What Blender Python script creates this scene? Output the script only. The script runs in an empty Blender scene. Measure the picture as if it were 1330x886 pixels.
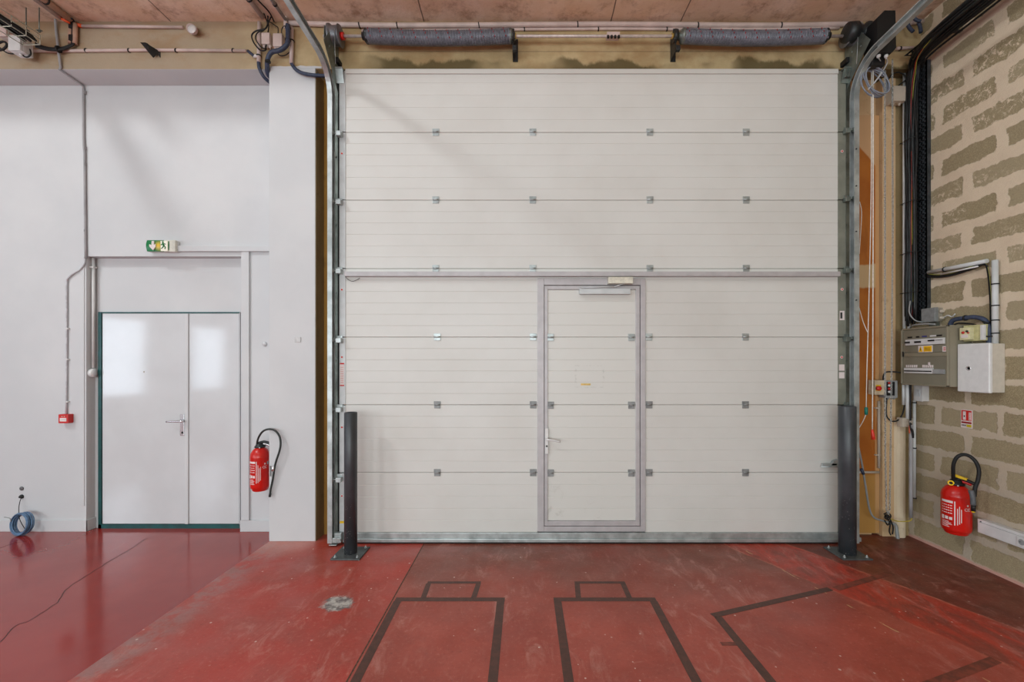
import bpy, bmesh, math, random
from mathutils import Vector, Matrix
random.seed(7)
F, CX, CY, H = 560.0, 682.0, 472.0, 1.575
XR = 3.504            # right wall
YD = 3.775            # door leaf face
YB = 3.82             # beam / column face
YJ = 3.97             # outer wall behind the jambs
YW = 4.046            # white wall
YR = 4.13             # recess round the double door
ZB = 2.608 + 1.575    # underside of beam
ZC = 4.604
col = bpy.context.scene.collection

def P(px, py, Y): return Vector(((px-CX)*Y/F, Y, H-(py-CY)*Y/F))
def PX(px, py, X):
    Y = X*F/(px-CX); return Vector((X, Y, H-(py-CY)*Y/F))

# ------------------------------------------------------------------ materials
def lin(c):
    return tuple(((v/255)/12.92 if v/255 <= .04045 else ((v/255+.055)/1.055)**2.4) for v in c)+(1,)
class NT:
    def __init__(s, name):
        s.m = bpy.data.materials.new(name); s.m.use_nodes = True
        s.t = s.m.node_tree; s.b = s.t.nodes['Principled BSDF']
        s.geo = s.t.nodes.new('ShaderNodeNewGeometry')
        s.pos = s.geo.outputs['Position']
    def n(s, typ, **kw):
        x = s.t.nodes.new(typ)
        for k, v in kw.items(): setattr(x, k, v)
        return x
    def inp(s, sock, v):
        if hasattr(v, 'links'): s.t.links.new(v, sock)
        else: sock.default_value = v
    def math(s, op, a, b=0.0, c=0.0, clamp=False):
        x = s.n('ShaderNodeMath', operation=op, use_clamp=clamp)
        s.inp(x.inputs[0], a); s.inp(x.inputs[1], b); s.inp(x.inputs[2], c)
        return x.outputs[0]
    def sep(s):
        x = s.n('ShaderNodeSeparateXYZ'); s.inp(x.inputs[0], s.pos); return x.outputs
    def scaled(s, sc, off=(0,0,0)):
        x = s.n('ShaderNodeMapping'); s.inp(x.inputs[0], s.pos)
        x.inputs['Scale'].default_value = sc; x.inputs['Location'].default_value = off
        return x.outputs[0]
    def noise(s, scale, detail=4, rough=.55, vec=None, dist=0):
        x = s.n('ShaderNodeTexNoise'); s.inp(x.inputs['Vector'], vec or s.pos)
        x.inputs['Scale'].default_value = scale; x.inputs['Detail'].default_value = detail
        x.inputs['Roughness'].default_value = rough; x.inputs['Distortion'].default_value = dist
        return x.outputs['Fac']
    def step(s, v, lo, hi, a=0.0, b=1.0):
        x = s.n('ShaderNodeMapRange', interpolation_type='SMOOTHSTEP')
        s.inp(x.inputs['Value'], v)
        if lo > hi: lo, hi, a, b = hi, lo, b, a
        for k, q in zip(('From Min','From Max','To Min','To Max'), (lo, hi, a, b)): x.inputs[k].default_value = q
        return x.outputs[0]
    def mix(s, f, a, b):
        x = s.n('ShaderNodeMix', data_type='RGBA')
        s.inp(x.inputs[0], f)
        s.inp(x.inputs[6], lin(a) if isinstance(a, tuple) and len(a) == 3 else a)
        s.inp(x.inputs[7], lin(b) if isinstance(b, tuple) and len(b) == 3 else b)
        return x.outputs[2]
    def color(s, c): s.inp(s.b.inputs['Base Color'], lin(c) if isinstance(c, tuple) and len(c) == 3 else c)
    def rough(s, v): s.inp(s.b.inputs['Roughness'], v)
    def bump(s, h, strength=.3, dist=.01):
        x = s.n('ShaderNodeBump'); x.inputs['Strength'].default_value = strength; x.inputs['Distance'].default_value = dist
        s.inp(x.inputs['Height'], h); s.t.links.new(x.outputs[0], s.b.inputs['Normal'])

_m = {}
def mat(name, c, rough=.5, metal=0.0, var=.06, scale=30, bump=0, spec=None):
    if name in _m: return _m[name]
    t = NT(name)
    nz = t.noise(scale, 3)
    lo = tuple(max(0, v*(1-var)) for v in c); hi = tuple(min(255, v*(1+var)) for v in c)
    t.color(t.mix(t.step(nz, .3, .7), lo, hi)); t.rough(rough); t.b.inputs['Metallic'].default_value = metal
    if spec is not None: t.b.inputs['Specular IOR Level'].default_value = spec
    if bump: t.bump(t.noise(scale*4, 3), bump, .004)
    _m[name] = t.m
    return t.m

# ------------------------------------------------------------------ mesh builder
class MB:
    def __init__(s): s.bm = bmesh.new(); s.slot = 0; s.mats = []
    def use(s, m):
        if m not in s.mats: s.mats.append(m)
        s.slot = s.mats.index(m); return s
    def _mark(s, faces):
        for f in faces: f.material_index = s.slot
    def box(s, lo, hi, bev=0.0, seg=2, M=None):
        lo, hi = Vector(lo), Vector(hi)
        for i in range(3):
            if lo[i] > hi[i]: lo[i], hi[i] = hi[i], lo[i]
        c, d = (lo+hi)/2, hi-lo
        n0 = set(s.bm.faces)
        r = bmesh.ops.create_cube(s.bm, size=1, matrix=Matrix.Translation(c) @ Matrix.Diagonal((d.x, d.y, d.z, 1)))
        if bev:
            es = list({e for v in r['verts'] for e in v.link_edges})
            bmesh.ops.bevel(s.bm, geom=es, offset=min(bev, min(d)*.45), segments=seg, affect='EDGES', profile=.6)
        nf = [f for f in s.bm.faces if f not in n0]
        if M is not None:
            bmesh.ops.transform(s.bm, matrix=M, verts=list({v for f in nf for v in f.verts}))
        s._mark(nf); return s
    def rod(s, a, b, r, seg=16, r2=None, caps=True):
        a, b = Vector(a), Vector(b); d = b-a
        q = d.to_track_quat('Z', 'Y').to_matrix().to_4x4()
        n0 = set(s.bm.faces)
        bmesh.ops.create_cone(s.bm, cap_ends=caps, segments=seg, radius1=r, radius2=r if r2 is None else r2, depth=d.length,
                              matrix=Matrix.Translation((a+b)/2) @ q)
        nf = [f for f in s.bm.faces if f not in n0]; s._mark(nf)
        for f in nf: f.smooth = len(f.verts) == 4
        return s
    def lathe(s, a, axis, prof, seg=24):
        """prof: (distance along axis, radius)"""
        a = Vector(a); q = Vector(axis).normalized().to_track_quat('Z', 'Y')
        rings = []
        for d, r in prof:
            rings.append([s.bm.verts.new(a+q @ Vector((r*math.cos(2*math.pi*k/seg), r*math.sin(2*math.pi*k/seg), d))) for k in range(seg)])
        fs = []
        for A, B in zip(rings, rings[1:]):
            for k in range(seg):
                f = s.bm.faces.new((A[k], A[(k+1) % seg], B[(k+1) % seg], B[k])); f.smooth = True; fs.append(f)
        if prof[0][1] > 1e-5: fs.append(s.bm.faces.new(rings[0][::-1]))
        if prof[-1][1] > 1e-5: fs.append(s.bm.faces.new(rings[-1]))
        s._mark(fs); return s
    def tube(s, pts, r, seg=10, smooth=4, closed=False):
        pts = [Vector(p) for p in pts]
        if smooth > 1 and len(pts) > 2:
            out = []; n = len(pts)
            for i in range(n if closed else n-1):
                if closed: p0, p1, p2, p3 = pts[(i-1) % n], pts[i], pts[(i+1) % n], pts[(i+2) % n]
                else: p0, p1, p2, p3 = pts[max(i-1, 0)], pts[i], pts[i+1], pts[min(i+2, n-1)]
                for k in range(smooth):
                    t = k/smooth
                    out.append(.5*((2*p1)+(-p0+p2)*t+(2*p0-5*p1+4*p2-p3)*t*t+(-p0+3*p1-3*p2+p3)*t**3))
            if not closed: out.append(pts[-1])
            pts = out
        n = len(pts); rings = []; up = None
        for i, p in enumerate(pts):
            d = (pts[(i+1) % n]-pts[i-1]) if closed else (pts[min(i+1, n-1)]-pts[max(i-1, 0)])
            if d.length < 1e-9: d = Vector((0, 0, 1))
            d.normalize()
            if up is None:
                up = Vector((0, 0, 1)) if abs(d.z) < .9 else Vector((1, 0, 0))
            u = (up - d*up.dot(d)).normalized(); up = u; w = d.cross(u)
            rr = r[min(i*len(r)//n, len(r)-1)] if isinstance(r, (list, tuple)) else r
            rings.append([s.bm.verts.new(p+rr*(math.cos(2*math.pi*k/seg)*u+math.sin(2*math.pi*k/seg)*w)) for k in range(seg)])
        fs = []
        for i in range(n if closed else n-1):
            A, B = rings[i], rings[(i+1) % n]
            for k in range(seg):
                f = s.bm.faces.new((A[k], A[(k+1) % seg], B[(k+1) % seg], B[k])); f.smooth = True; fs.append(f)
        if not closed: fs += [s.bm.faces.new(rings[0][::-1]), s.bm.faces.new(rings[-1])]
        s._mark(fs); return s
    def prism(s, poly, vec):
        """closed planar polygon (3d points) extruded along vec"""
        vec = Vector(vec)
        A = [s.bm.verts.new(Vector(p)) for p in poly]; B = [s.bm.verts.new(Vector(p)+vec) for p in poly]
        fs = [s.bm.faces.new(A[::-1]), s.bm.faces.new(B)]
        for i in range(len(A)):
            j = (i+1) % len(A); fs.append(s.bm.faces.new((A[i], A[j], B[j], B[i])))
        s._mark(fs); return s
    def sweep(s, path, prof):
        """prof: list of (x, n); path in a YZ plane at x=0"""
        rings = []
        for i, p in enumerate(path):
            p = Vector(p); d = (Vector(path[min(i+1, len(path)-1)])-Vector(path[max(i-1, 0)])).normalized()
            nrm = Vector((0, -d.z, d.y))
            rings.append([s.bm.verts.new(p+Vector((x, 0, 0))+nrm*q) for x, q in prof])
        fs = []; m = len(prof)
        for A, B in zip(rings, rings[1:]):
            for k in range(m): fs.append(s.bm.faces.new((A[k], A[(k+1) % m], B[(k+1) % m], B[k])))
        fs += [s.bm.faces.new(rings[0][::-1]), s.bm.faces.new(rings[-1])]
        s._mark(fs); return s
    def quad(s, pts):
        f = s.bm.faces.new([s.bm.verts.new(Vector(p)) for p in pts]); s._mark([f]); return s
    def build(s, name, m=None, parent=None, label=None, wrap=False):
        if m is not None and not s.mats: s.mats = [m]
        bmesh.ops.recalc_face_normals(s.bm, faces=s.bm.faces[:])
        vs = s.bm.verts
        lo = Vector([min(v.co[i] for v in vs) for i in range(3)]); hi = Vector([max(v.co[i] for v in vs) for i in range(3)])
        o0 = (lo+hi)/2
        if parent is None: o0.z = lo.z
        bmesh.ops.translate(s.bm, verts=vs[:], vec=-o0)
        me = bpy.data.meshes.new(name); s.bm.to_mesh(me); s.bm.free()
        for q in s.mats: me.materials.append(q)
        o = bpy.data.objects.new(name, me); col.objects.link(o)
        o['_w'] = list(o0)
        if parent is not None:
            o.parent = parent; o.location = o0-Vector(parent['_w'])
        else: o.location = o0
        if label: o['label'] = label
        return o

def tag(o, label=None, cat=None, group=None, kind=None):
    if label: o['label'] = label
    if cat: o['category'] = cat
    if group: o['group'] = group
    if kind: o['kind'] = kind
    return o
def thing(name, label, cat, loc, group=None, kind=None):
    o = bpy.data.objects.new(name, None); col.objects.link(o); o.location = loc; o['_w'] = list(Vector(loc))
    o.empty_display_size = .1
    return tag(o, label, cat, group, kind)
def struct(o, label=None, cat=None): return tag(o, label, cat, None, 'structure')
def copy_tree(o, off, parent=None):
    c = o.copy(); col.objects.link(c)
    if parent is None:
        c.location = o.location+Vector(off); c['_w'] = list(Vector(o['_w'])+Vector(off))
    else: c.parent = parent
    for ch in [x for x in list(col.objects) if x.parent == o]: copy_tree(ch, off, c)
    return c

# palette
white_paint = NT('white_wall_paint')
_n = white_paint.noise(1.4, 5); _n2 = white_paint.noise(14, 5, .7)
white_paint.color(white_paint.mix(white_paint.step(_n, .3, .75), (199,200,202), (208,208,209)))
white_paint.rough(.62); white_paint.bump(_n2, .10, .01); white_paint = white_paint.m
panel_m = NT('door_panel_white')
_z = panel_m.scaled((3, 3, 180)); _n = panel_m.noise(4, 3, .5, _z)
panel_m.color(panel_m.mix(panel_m.step(panel_m.noise(2.0, 5), .3, .8), (214,213,209), (207,205,200)))
panel_m.rough(.38); panel_m.bump(_n, .12, .003); panel_m = panel_m.m
def dirty_panel():
    t = NT('wicket_panel_white')
    X, Y, Z = t.sep()
    low = t.math('MULTIPLY', t.step(Z, .75, .2), t.step(t.noise(7, 6, .7, None, 1.0), .56, .72))
    c = t.mix(t.math('MULTIPLY', low, .4), (213,212,207), (160,158,148))
    # faint grey marks left by a peeled notice
    fx = t.math('ABSOLUTE', t.math('SUBTRACT', X, .565)); fz = t.math('ABSOLUTE', t.math('SUBTRACT', Z, 1.46))
    ring = t.math('MAXIMUM', t.math('MULTIPLY', t.math('LESS_THAN', t.math('ABSOLUTE', t.math('SUBTRACT', fx, .122)), .008), t.math('LESS_THAN', fz, .10)),
                  t.math('MULTIPLY', t.math('LESS_THAN', t.math('ABSOLUTE', t.math('SUBTRACT', fz, .095)), .005), t.math('LESS_THAN', fx, .125)))
    ring = t.math('MULTIPLY', ring, t.step(t.noise(40, 4), .42, .7))
    c = t.mix(t.math('MULTIPLY', ring, .28), c, (150,148,142))
    t.color(c); t.rough(.38); t.bump(t.noise(4, 3, .5, t.scaled((3, 3, 180))), .12, .003)
    return t.m
wicket_m = dirty_panel()
alu = mat('aluminium_frame', (182,178,180), .42, .15, .03, 12)
galv = mat('galvanised_steel', (176,182,182), .38, .55, .10, 9)
galv_dk = mat('galvanised_steel_dull', (120,128,122), .45, .6, .15, 8)
stile_l = mat('stile_steel_light', (196,199,200), .45, .15, .04, 8)
stile_r = mat('stile_steel_grey', (128,130,118), .5, .15, .06, 8)
dark_steel = mat('dark_steel', (52,55,56), .45, .5, .15, 14)
black = mat('black_plastic', (16,16,18), .5, 0, .2, 20)
rubber = mat('black_rubber', (20,20,21), .65, 0, .2, 20)
white_pl = mat('white_plastic', (216,215,214), .4, 0, .03, 8)
grey_pl = mat('grey_plastic', (150,152,152), .5, 0, .05, 8)
cream_pl = mat('cream_plastic', (205,200,180), .45, 0, .04, 8)
beige_pl = mat('beige_plastic', (196,184,168), .5, 0, .04, 8)
pvc = mat('pvc_conduit_pinkish', (205,186,180), .45, 0, .06, 6)
pvc_w = mat('pvc_conduit_white', (206,208,208), .4, 0, .04, 6)
pvc_g = mat('pvc_conduit_grey', (160,158,160), .5, 0, .06, 6)
brown_pipe = mat('brown_conduit', (186,152,132), .5, 0, .08, 8)
orange_pl = mat('orange_conduit', (226,86,40), .5, 0, .06, 10)
blue_flex = mat('dark_blue_flex', (52,62,84), .55, 0, .12, 40)
blue_cable = mat('blue_grey_cable', (88,118,150), .5, 0, .12, 20)
red_paint = mat('extinguisher_red', (206,26,16), .28, 0, .05, 6)
red_pl = mat('red_plastic', (196,28,22), .4, 0, .05, 10)
yellow_pl = mat('yellow_plastic', (240,196,20), .45, 0, .05, 10)
white_ink = mat('white_print', (226,214,212), .6, 0, .03, 10)
red_ink = mat('red_print', (206,40,34), .6, 0, .03, 10)
black_ink = mat('black_print', (30,30,32), .6, 0, .03, 10)
green_paint = mat('dark_green_paint', (10,72,72), .35, 0, .12, 12)
green_sign = mat('sign_green', (10,118,62), .35, 0, .04, 12)
door_white = mat('glossy_door_white', (206,207,209), .09, 0, .012, 3)
chrome = mat('chrome', (215,215,218), .2, .9, .04, 8)
cord_w = mat('white_cord', (222,218,208), .7, 0, .05, 40)
steel_chain = mat('chain_steel', (170,172,170), .35, .7, .12, 60)
spring_m = mat('spring_steel', (132,136,148), .42, .3, .10, 30)
drum_m = mat('cast_drum', (118,120,126), .42, .6, .12, 14)
panel_olive = mat('olive_grey_enclosure', (138,131,112), .5, 0, .03, 6)
panel_olive2 = mat('olive_grey_cover', (128,124,108), .4, 0, .03, 6)
tape_m = NT('brown_tape_residue')
tape_m.color(tape_m.mix(tape_m.step(tape_m.noise(22, 6, .7), .35, .7), (72,44,34), (92,54,42))); tape_m.rough(.5); tape_m = tape_m.m
tape_f = NT('faded_tape_residue')
tape_f.color(tape_f.mix(tape_f.step(tape_f.noise(14, 6, .7), .4, .62), (100,50,38), (134,62,46))); tape_f.rough(.5); tape_f = tape_f.m

def beam_mat():
    t = NT('raw_concrete_beam'); X, Y, Z = t.sep()
    base = t.mix(t.step(t.noise(3, 6, .6), .3, .7), (172,150,110), (202,182,140))
    left = t.step(X, -1.6, -3.2)
    base = t.mix(t.math('MULTIPLY', left, .85), base, (172,156,136))
    warm = t.step(t.noise(2.2, 5, .6, t.scaled((1, 1, 2), (5, 0, 0))), .45, .7)
    base = t.mix(t.math('MULTIPLY', warm, .5), base, (160,122,78))
    # damp dark mould along the lower edge above the door
    edge = t.math('ADD', Z, t.math('MULTIPLY', t.noise(2.6, 6, .6, t.scaled((1, 1, .5))), -.34))
    st = t.math('MULTIPLY', t.step(edge, 4.10, 4.06), t.step(X, -1.5, -1.2))
    st2 = t.math('MULTIPLY', st, t.step(t.noise(1.3, 3, .5), .38, .5))
    base = t.mix(t.math('MULTIPLY', st2, .85), base, (80,68,34))
    line = t.math('LESS_THAN', t.math('ABSOLUTE', t.math('SUBTRACT', Z, 4.338)), .0022)
    base = t.mix(t.math('MULTIPLY', line, t.step(X, -1.65, -1.6, 0, .7)), base, (70,56,36))
    upper = t.step(Z, 4.50, 4.60)
    base = t.mix(t.math('MULTIPLY', upper, .5), base, (110,80,56))
    t.color(base); t.rough(.85); t.bump(t.noise(30, 6, .7), .4, .01); return t.m
def ceil_mat():
    t = NT('pinkish_concrete_ceiling'); X, Y, Z = t.sep()
    c = t.mix(t.step(t.noise(3, 6, .65), .3, .72), (226,192,164), (240,214,196))
    c = t.mix(t.math('MULTIPLY', t.step(t.noise(5, 7, .72, t.scaled((1,1,1),(3,1,0))), .46, .72), .75), c, (150,104,74))
    for x0 in (-3.138, -.894, .757, 1.378):
        w = t.math('ADD', X, t.math('MULTIPLY', t.math('SUBTRACT', t.noise(3, 2), .5), .02))
        m = t.math('LESS_THAN', t.math('ABSOLUTE', t.math('SUBTRACT', w, x0)), .005)
        c = t.mix(t.math('MULTIPLY', m, .8), c, (60,40,36))
    t.color(c); t.rough(.85); t.bump(t.noise(24, 6, .7), .35, .01); return t.m
def block_mat():
    t = NT('block_wall_with_smeared_mortar'); X, Y, Z = t.sep()
    wob = t.math('MULTIPLY', t.math('SUBTRACT', t.noise(6, 4, .6), .5), .035)
    Zr = t.math('SUBTRACT', Z, t.math('MULTIPLY', t.math('MAXIMUM', t.math('SUBTRACT', Z, 2.67), 0.0), .064))
    v = t.math('DIVIDE', t.math('SUBTRACT', t.math('ADD', Zr, wob), .21), .205)
    row = t.math('FLOOR', v); fv = t.math('FRACT', v)
    par = t.math('FRACT', t.math('MULTIPLY', row, .5))
    wob2 = t.math('MULTIPLY', t.math('SUBTRACT', t.noise(5, 4, .6, t.scaled((1,1,1),(9,4,2))), .5), .07)
    u = t.math('ADD', t.math('DIVIDE', t.math('SUBTRACT', t.math('ADD', Y, wob2), 3.17), .49), par)
    fu = t.math('FRACT', u)
    dv = t.math('MULTIPLY', t.math('MINIMUM', fv, t.math('SUBTRACT', 1.0, fv)), .205)
    du = t.math('MULTIPLY', t.math('MINIMUM', fu, t.math('SUBTRACT', 1.0, fu)), .49)
    # rounded union of the two joint distances
    d = t.math('SMOOTH_MIN', dv, du, .02)
    nz = t.math('MULTIPLY', t.math('SUBTRACT', t.noise(8, 7, .68), .5), .085)
    cell = t.n('ShaderNodeTexWhiteNoise', noise_dimensions='2D')
    cv = t.n('ShaderNodeCombineXYZ'); t.inp(cv.inputs[0], t.math('FLOOR', u)); t.inp(cv.inputs[1], row)
    t.inp(cell.inputs['Vector'], cv.outputs[0]); cr = cell.outputs['Value']
    # upper rows carry more mortar
    hi = t.step(Z, 1.2, 3.0, .0, .015)
    dd = t.math('SUBTRACT', t.math('ADD', d, nz), t.math('ADD', hi, t.math('MULTIPLY', cr, .008)))
    blk = t.step(dd, .019, .027)
    blockc = t.mix(cr, (142,127,96), (164,150,122))
    blockc = t.mix(t.step(t.noise(160, 3, .8), .38, .68), blockc, (180,165,132))
    blockc = t.mix(t.math('MULTIPLY', t.step(t.noise(60, 4, .8), .6, .72), .5), blockc, (88,80,64))
    smear = t.math('MULTIPLY', t.step(t.noise(24, 8, .8, None, .6), .52, .58), t.step(t.noise(2.2, 3, .5, t.scaled((1,1,1),(2,7,1))), .46, .60))
    smear = t.math('MULTIPLY', smear, t.step(Z, 1.6, 3.0))
    mort = t.mix(t.step(Z, .3, 2.3), (186,174,156), (226,208,182))
    mort = t.mix(t.math('MULTIPLY', t.step(t.noise(4, 6, .7), .35, .75), .5), mort, (206,184,158))
    blockc = t.mix(smear, blockc, mort)
    c = t.mix(blk, mort, blockc)
    # paint splash line along the foot and a pinkish band high up
    foot = t.math('ADD', Z, t.math('MULTIPLY', t.noise(5, 5), -.06))
    c = t.mix(t.math('MULTIPLY', t.step(foot, .010, -.02), .85), c, (214,160,146))
    band = t.math('MULTIPLY', t.step(t.math('ABSOLUTE', t.math('SUBTRACT', Z, 4.20)), .035, .012), .7)
    c = t.mix(band, c, (176,140,124))
    t.color(c); t.rough(.9)
    t.bump(t.math('ADD', t.math('MULTIPLY', blk, -.5), t.math('MULTIPLY', t.noise(90, 4, .8), .8)), .55, .012)
    return t.m
def floor_mat(gloss):
    t = NT('red_resin_floor_'+('glossy' if gloss else 'worn')); X, Y, Z = t.sep()
    if gloss:
        c = t.mix(t.step(t.noise(1.5, 5), .3, .7), (142,40,34), (156,50,42))
        c = t.mix(t.math('MULTIPLY', t.step(t.noise(3, 7, .7, None, .5), .62, .7), .25), c, (170,90,84))
        t.color(c); t.rough(t.step(t.noise(2, 4), .3, .7, .10, .18)); t.bump(t.noise(5, 3, .5), .05, .01)
        t.b.inputs['Specular IOR Level'].default_value = .6
        return t.m
    a = t.math('ADD', X, t.math('MULTIPLY', Y, .53))
    aw = t.math('ADD', a, t.math('MULTIPLY', t.math('SUBTRACT', t.noise(3, 5), .5), .10))
    main = t.mix(t.step(t.noise(2.2, 6, .65), .3, .7), (150,64,50), (172,76,60))
    # more worn and brownish just inside the big door
    main = t.mix(t.math('MULTIPLY', t.step(Y, 2.5, 3.6), t.step(t.noise(1.8, 5, .6), .25, .65, .35, .85)), main, (110,64,48))
    dark = t.mix(t.step(t.noise(3, 6, .65), .3, .7), (96,44,30), (126,56,40))
    bright = t.mix(t.step(t.noise(7, 7, .7, t.scaled((1, .45, 1)), 1.0), .35, .65), (182,58,38), (134,56,42))
    lft = t.mix(t.step(t.noise(2.5, 6, .6), .3, .7), (176,60,46), (160,70,58))
    c = t.mix(t.step(aw, 3.70, 3.73), main, bright)
    c = t.mix(t.step(aw, 4.26, 4.29), c, dark)
    # pale ragged rims of the resin patch
    for q in (3.715, 4.275):
        rim = t.step(t.math('ABSOLUTE', t.math('SUBTRACT', aw, q)), .018, .006)
        c = t.mix(t.math('MULTIPLY', rim, t.step(t.noise(9, 5), .35, .7, 0, .6)), c, (206,120,96))
    isl = t.math('LESS_THAN', X, -.883)
    c = t.mix(isl, c, lft)
    # scuffs and pale wear
    sc = t.math('MULTIPLY', t.step(t.noise(5, 8, .74, t.scaled((1.6, .7, 1)), .8), .50, .70), t.step(t.noise(1.3, 3), .38, .58))
    c = t.mix(t.math('MULTIPLY', sc, .55), c, (200,146,134))
    edge = t.math('MULTIPLY', t.step(X, -1.95, -2.2), t.step(t.noise(6, 6, .7), .4, .6))
    c = t.mix(t.math('MULTIPLY', edge, .65), c, (146,120,116))
    jb = t.math('MULTIPLY', t.step(Y, 3.45, 3.75), t.step(X, -1.75, -1.95))
    c = t.mix(t.math('MULTIPLY', jb, .55), c, (206,150,138))
    # grey filler patch
    dx = t.math('SUBTRACT', X, -1.225); dy = t.math('SUBTRACT', Y, 2.83)
    rr = t.math('SQRT', t.math('ADD', t.math('MULTIPLY', dx, dx), t.math('MULTIPLY', t.math('MULTIPLY', dy, dy), 1.3)))
    rr = t.math('ADD', rr, t.math('MULTIPLY', t.math('SUBTRACT', t.noise(12, 6, .7), .5), .16))
    pc = t.mix(t.step(t.noise(20, 5, .7), .4, .6), (190,184,176), (112,104,102))
    c = t.mix(t.step(rr, .115, .085), c, pc)
    fine = t.noise(46, 5, .75)
    c = t.mix(t.step(fine, .55, .74, 0, .45), c, (206,150,134))
    c = t.mix(t.step(fine, .45, .28, 0, .45), c, (84,44,34))
    st = t.math('MULTIPLY', t.step(t.noise(6, 7, .75, t.scaled((.5, 3.2, 1), (1,2,0)), .3), .60, .70), t.step(t.noise(1.6, 3, .5, t.scaled((1,1,1),(4,4,0))), .48, .62))
    c = t.mix(t.math('MULTIPLY', st, .38), c, (210,160,148))
    # white chips / dust specks
    vo = t.n('ShaderNodeTexVoronoi'); t.inp(vo.inputs['Vector'], t.pos); vo.inputs['Scale'].default_value = 11
    sp = t.math('MULTIPLY', t.math('LESS_THAN', vo.outputs['Distance'], t.math('MULTIPLY', t.noise(30, 2), .13)), t.step(t.noise(2, 2), .44, .5))
    c = t.mix(t.math('MULTIPLY', sp, .8), c, (214,190,180))
    # cracks with pale filler
    cn = t.math('ADD', t.math('ADD', X, t.math('MULTIPLY', Y, .30)), t.math('MULTIPLY', t.math('SUBTRACT', t.noise(3, 5), .5), .10))
    cm = t.math('MULTIPLY', t.math('LESS_THAN', t.math('ABSOLUTE', t.math('SUBTRACT', cn, 2.95)), .0045), t.step(t.noise(6, 3), .48, .54))
    c = t.mix(t.math('MULTIPLY', cm, .8), c, (206,168,120))
    t.color(c); t.rough(t.step(t.noise(4, 5), .3, .7, .30, .52))
    t.bump(t.noise(14, 6, .7), .16, .01)
    return t.m
def board_mat():
    t = NT('orange_stained_board'); X, Y, Z = t.sep()
    c = t.mix(t.step(t.noise(3, 5, .6), .3, .7), (168,92,24), (186,112,40))
    c = t.mix(t.math('MULTIPLY', t.step(t.noise(10, 5, .6, t.scaled((1,1,.2))), .55, .7), .4), c, (140,72,18))
    dz = t.math('ADD', Z, t.math('MULTIPLY', t.noise(6, 5), .05))
    pale = t.math('MULTIPLY', t.step(dz, 2.28, 2.30), t.step(dz, 2.52, 2.50))
    c = t.mix(pale, c, (200,170,128))
    lowp = t.step(dz, .62, .56)
    c = t.mix(t.math('MULTIPLY', lowp, .7), c, (190,150,84))
    # bare plywood above a sloping cut line
    s = t.math('SUBTRACT', dz, t.math('MULTIPLY', X, -1.15))
    c = t.mix(t.step(s, 7.10, 7.12), c, (206,164,122))
    c = t.mix(t.math('MULTIPLY', t.step(X, 3.20, 3.215), t.step(t.noise(5, 5, .6, t.scaled((1,1,.3))), .3, .6)), c, (206,160,110))
    t.color(c); t.rough(.45); t.bump(t.noise(30, 4), .1, .004); return t.m
def jamb_mat(name, a, b, d):
    t = NT(name); X, Y, Z = t.sep()
    c = t.mix(t.step(t.noise(4, 6, .65, t.scaled((1,1,.35))), .3, .7), a, b)
    c = t.mix(t.math('MULTIPLY', t.step(t.noise(9, 6, .7), .55, .72), .5), c, d)
    t.color(c); t.rough(.85); t.bump(t.noise(26, 6, .7), .45, .01); return t.m
beam_m, ceil_m, block_m = beam_mat(), ceil_mat(), block_mat()
floor_g, floor_w, board_m = floor_mat(True), floor_mat(False), board_mat()
jamb_dark = jamb_mat('grimy_concrete_jamb', (136,118,84), (160,142,106), (96,76,50))
ochre_m = jamb_mat('ochre_stained_frame', (166,118,48), (182,136,62), (116,86,44))
tan_m = jamb_mat('tan_plaster', (206,168,124), (216,186,146), (176,140,98))
pil_m = jamb_mat('cream_pillar_plaster', (222,202,170), (232,214,186), (170,142,110))
hall_m = mat('hall_wall_white', (205,205,205), .8, 0, .02, 2)
crack_m = mat('floor_crack', (70,28,26), .8, 0, .1, 10)
groove_m = mat('floor_groove', (86,62,50), .9, 0, .25, 60)

# ================================================================== SETTING
XE = -2.262
mb = MB(); mb.use(floor_g); mb.box((-8, -7, -.15), (XE, 4.3, 0))
mb.use(floor_w); mb.box((XE, -7, -.15), (XR, YJ+.12, 0))
mb.use(groove_m); mb.box((-.887, -1, -.01), (-.878, 3.76, .0006))
def ribbon(mb, pts, w, z=.0007):
    pts = [Vector(p) for p in pts]
    L = []
    for i, p in enumerate(pts):
        d = (pts[min(i+1, len(pts)-1)]-pts[max(i-1, 0)]).normalized(); n = Vector((-d.y, d.x, 0))
        L.append((p+n*w/2, p-n*w/2))
    for (a, b), (c, d) in zip(L, L[1:]): mb.quad([(a.x,a.y,z),(c.x,c.y,z),(d.x,d.y,z),(b.x,b.y,z)])
def fl(px, py):
    Y = H*F/(py-CY); return Vector(((px-CX)*Y/F, Y, 0))
def jag(a, n, amp):
    out = []
    for p, q in zip(a, a[1:]):
        for k in range(n): out.append(p.lerp(q, k/n)+Vector((random.uniform(-amp, amp), random.uniform(-amp, amp), 0)))
    return out+[a[-1]]
mb.use(crack_m)
ribbon(mb, jag([fl(*p) for p in ((0,835),(22,812),(40,806),(75,783),(84,767),(104,753),(128,738),(150,725),(172,712),(190,700))], 6, .006), .0055)
ribbon(mb, jag([fl(*p) for p in ((0,712),(16,706),(36,703))], 4, .006), .004)
struct(mb.build('floor'), 'red resin workshop floor, glossy on the left and worn in front of the big door', 'floor')

def wall_box(name, lo, hi, m, bev=0): return struct(MB().box(lo, hi, bev).build(name, m))
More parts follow.
